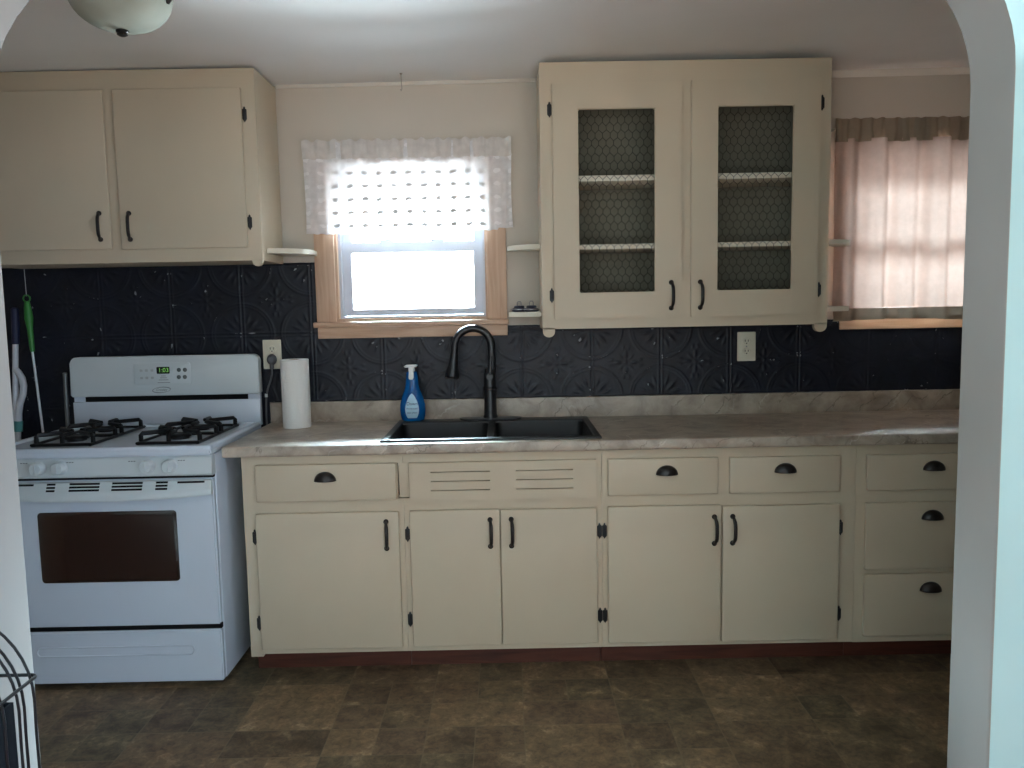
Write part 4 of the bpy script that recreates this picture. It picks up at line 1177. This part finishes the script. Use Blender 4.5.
for a in (rx0, rx1):
    for b in (ry0, ry1):
        bm = BM(); lathe(bm, (a, b, 0), [(.008, 0), (.009, .006), (.005, .012)], 12); obj('foot', bm, WIREB, t)

# ------------------------------------------------------------------ daylight
w = bpy.data.worlds.new('overcast'); bpy.context.scene.world = w; w.use_nodes = True
nt = w.node_tree; nt.nodes.clear()
o_ = nt.nodes.new('ShaderNodeOutputWorld'); b_ = nt.nodes.new('ShaderNodeBackground')
# hazy bright sky: the sun stands behind thin cloud on the sink-window side, the right-hand side is open blue sky
tc_ = nt.nodes.new('ShaderNodeTexCoord'); sp_ = nt.nodes.new('ShaderNodeSeparateXYZ'); nt.links.new(tc_.outputs['Generated'], sp_.inputs[0])
def lobe(sock, lo, hi):
    mr = nt.nodes.new('ShaderNodeMapRange'); mr.interpolation_type = 'SMOOTHSTEP'
    mr.inputs['From Min'].default_value = lo; mr.inputs['From Max'].default_value = hi
    nt.links.new(sock, mr.inputs['Value']); return mr.outputs['Result']
def mixc(f, a, b):
    m_ = nt.nodes.new('ShaderNodeMix'); m_.data_type = 'RGBA'; m_.clamp_factor = True
    nt.links.new(f, m_.inputs[0])
    for i, v in ((6, a), (7, b)):
        if isinstance(v, tuple): m_.inputs[i].default_value = v
        else: nt.links.new(v, m_.inputs[i])
    return m_.outputs[2]
BACK, SIDE = (1.95, 2.0, 2.05, 1), (3.4, 4.4, 5.8, 1)
HORIZON, ZENITH, GROUND = (22.0, 23.0, 24.0, 1), (300.0, 405.0, 465.0, 1), (48.0, 57.0, 62.0, 1)
neg_ = nt.nodes.new('ShaderNodeMath'); neg_.operation = 'MULTIPLY'; neg_.inputs[1].default_value = -1.0; nt.links.new(sp_.outputs['Z'], neg_.inputs[0])
LOW_FILL = (5.6, 5.6, 5.3, 1)      # unseen bright ground behind the camera, added to lift the kitchen ceiling
c_ = mixc(lobe(sp_.outputs['X'], 0.15, 0.75), BACK, SIDE)
c_ = mixc(lobe(neg_.outputs[0], 0.05, 0.30), c_, LOW_FILL)
sun_ = mixc(lobe(sp_.outputs['Z'], 0.20, 0.65), HORIZON, ZENITH)
sun_ = mixc(lobe(neg_.outputs[0], 0.06, 0.5), sun_, GROUND)
c_ = mixc(lobe(sp_.outputs['Y'], -0.05, 0.32), c_, sun_)
nt.links.new(c_, b_.inputs['Color']); b_.inputs['Strength'].default_value = 1.0
nt.links.new(b_.outputs[0], o_.inputs['Surface'])
def portal(name, loc, rot, sx, sy):
    l = bpy.data.lights.new(name, 'AREA'); l.shape = 'RECTANGLE'; l.size = sx; l.size_y = sy; l.cycles.is_portal = True
    o = bpy.data.objects.new(name, l); C.objects.link(o); o.location = loc; o.rotation_euler = rot
for nm, W in (('sky_portal_sink', W1), ('sky_portal_curtain', W2)):
    portal(nm, ((W[0] + W[1]) / 2, .118, (W[2] + W[3]) / 2), (-PI / 2, 0, 0), W[1] - W[0], W[3] - W[2])
for h in hw: portal('sky_portal_hall', ((h[0] + h[1]) / 2, HY - .13, (h[2] + h[3]) / 2), (PI / 2, 0, 0), h[1] - h[0], h[3] - h[2])
portal('sky_portal_side', (HX + .13, -3.725, 1.16), (0, PI / 2, 0), 2.08, 2.75)

# ------------------------------------------------------------------ camera
sc = bpy.context.scene
cam = bpy.data.cameras.new('camera'); co = bpy.data.objects.new('camera', cam); C.objects.link(co)
cam.sensor_fit = 'HORIZONTAL'; cam.sensor_width = 36.0; cam.lens = 800.0 * 36.0 / 1024.0; cam.clip_start = .02
pitch, roll, yaw = .0984, -.0189, -.0047
fw = Vector((0, math.cos(pitch), -math.sin(pitch))); up = Vector((0, math.sin(pitch), math.cos(pitch))); rt = Vector((1, 0, 0))
Z = Matrix.Rotation(yaw, 3, 'Z'); fw, up, rt = Z @ fw, Z @ up, Z @ rt
r2 = rt * math.cos(roll) + up * math.sin(roll); u2 = -rt * math.sin(roll) + up * math.cos(roll)
m = Matrix.Identity(4)
for i in range(3): m[i][0] = r2[i]; m[i][1] = u2[i]; m[i][2] = -fw[i]
m.translation = Vector((0, -3.419, 1.3465))
co.matrix_world = m
sc.camera = co
sc.view_settings.view_transform = 'Standard'; sc.view_settings.look = 'None'
sc.view_settings.gamma = 1.0; sc.view_settings.use_curve_mapping = False
sc.view_settings.exposure = 0.24
sc.cycles.use_denoising = True
sc.cycles.max_bounces = 12; sc.cycles.diffuse_bounces = 6; sc.cycles.transparent_max_bounces = 16
sc.cycles.sample_clamp_indirect = 8.0
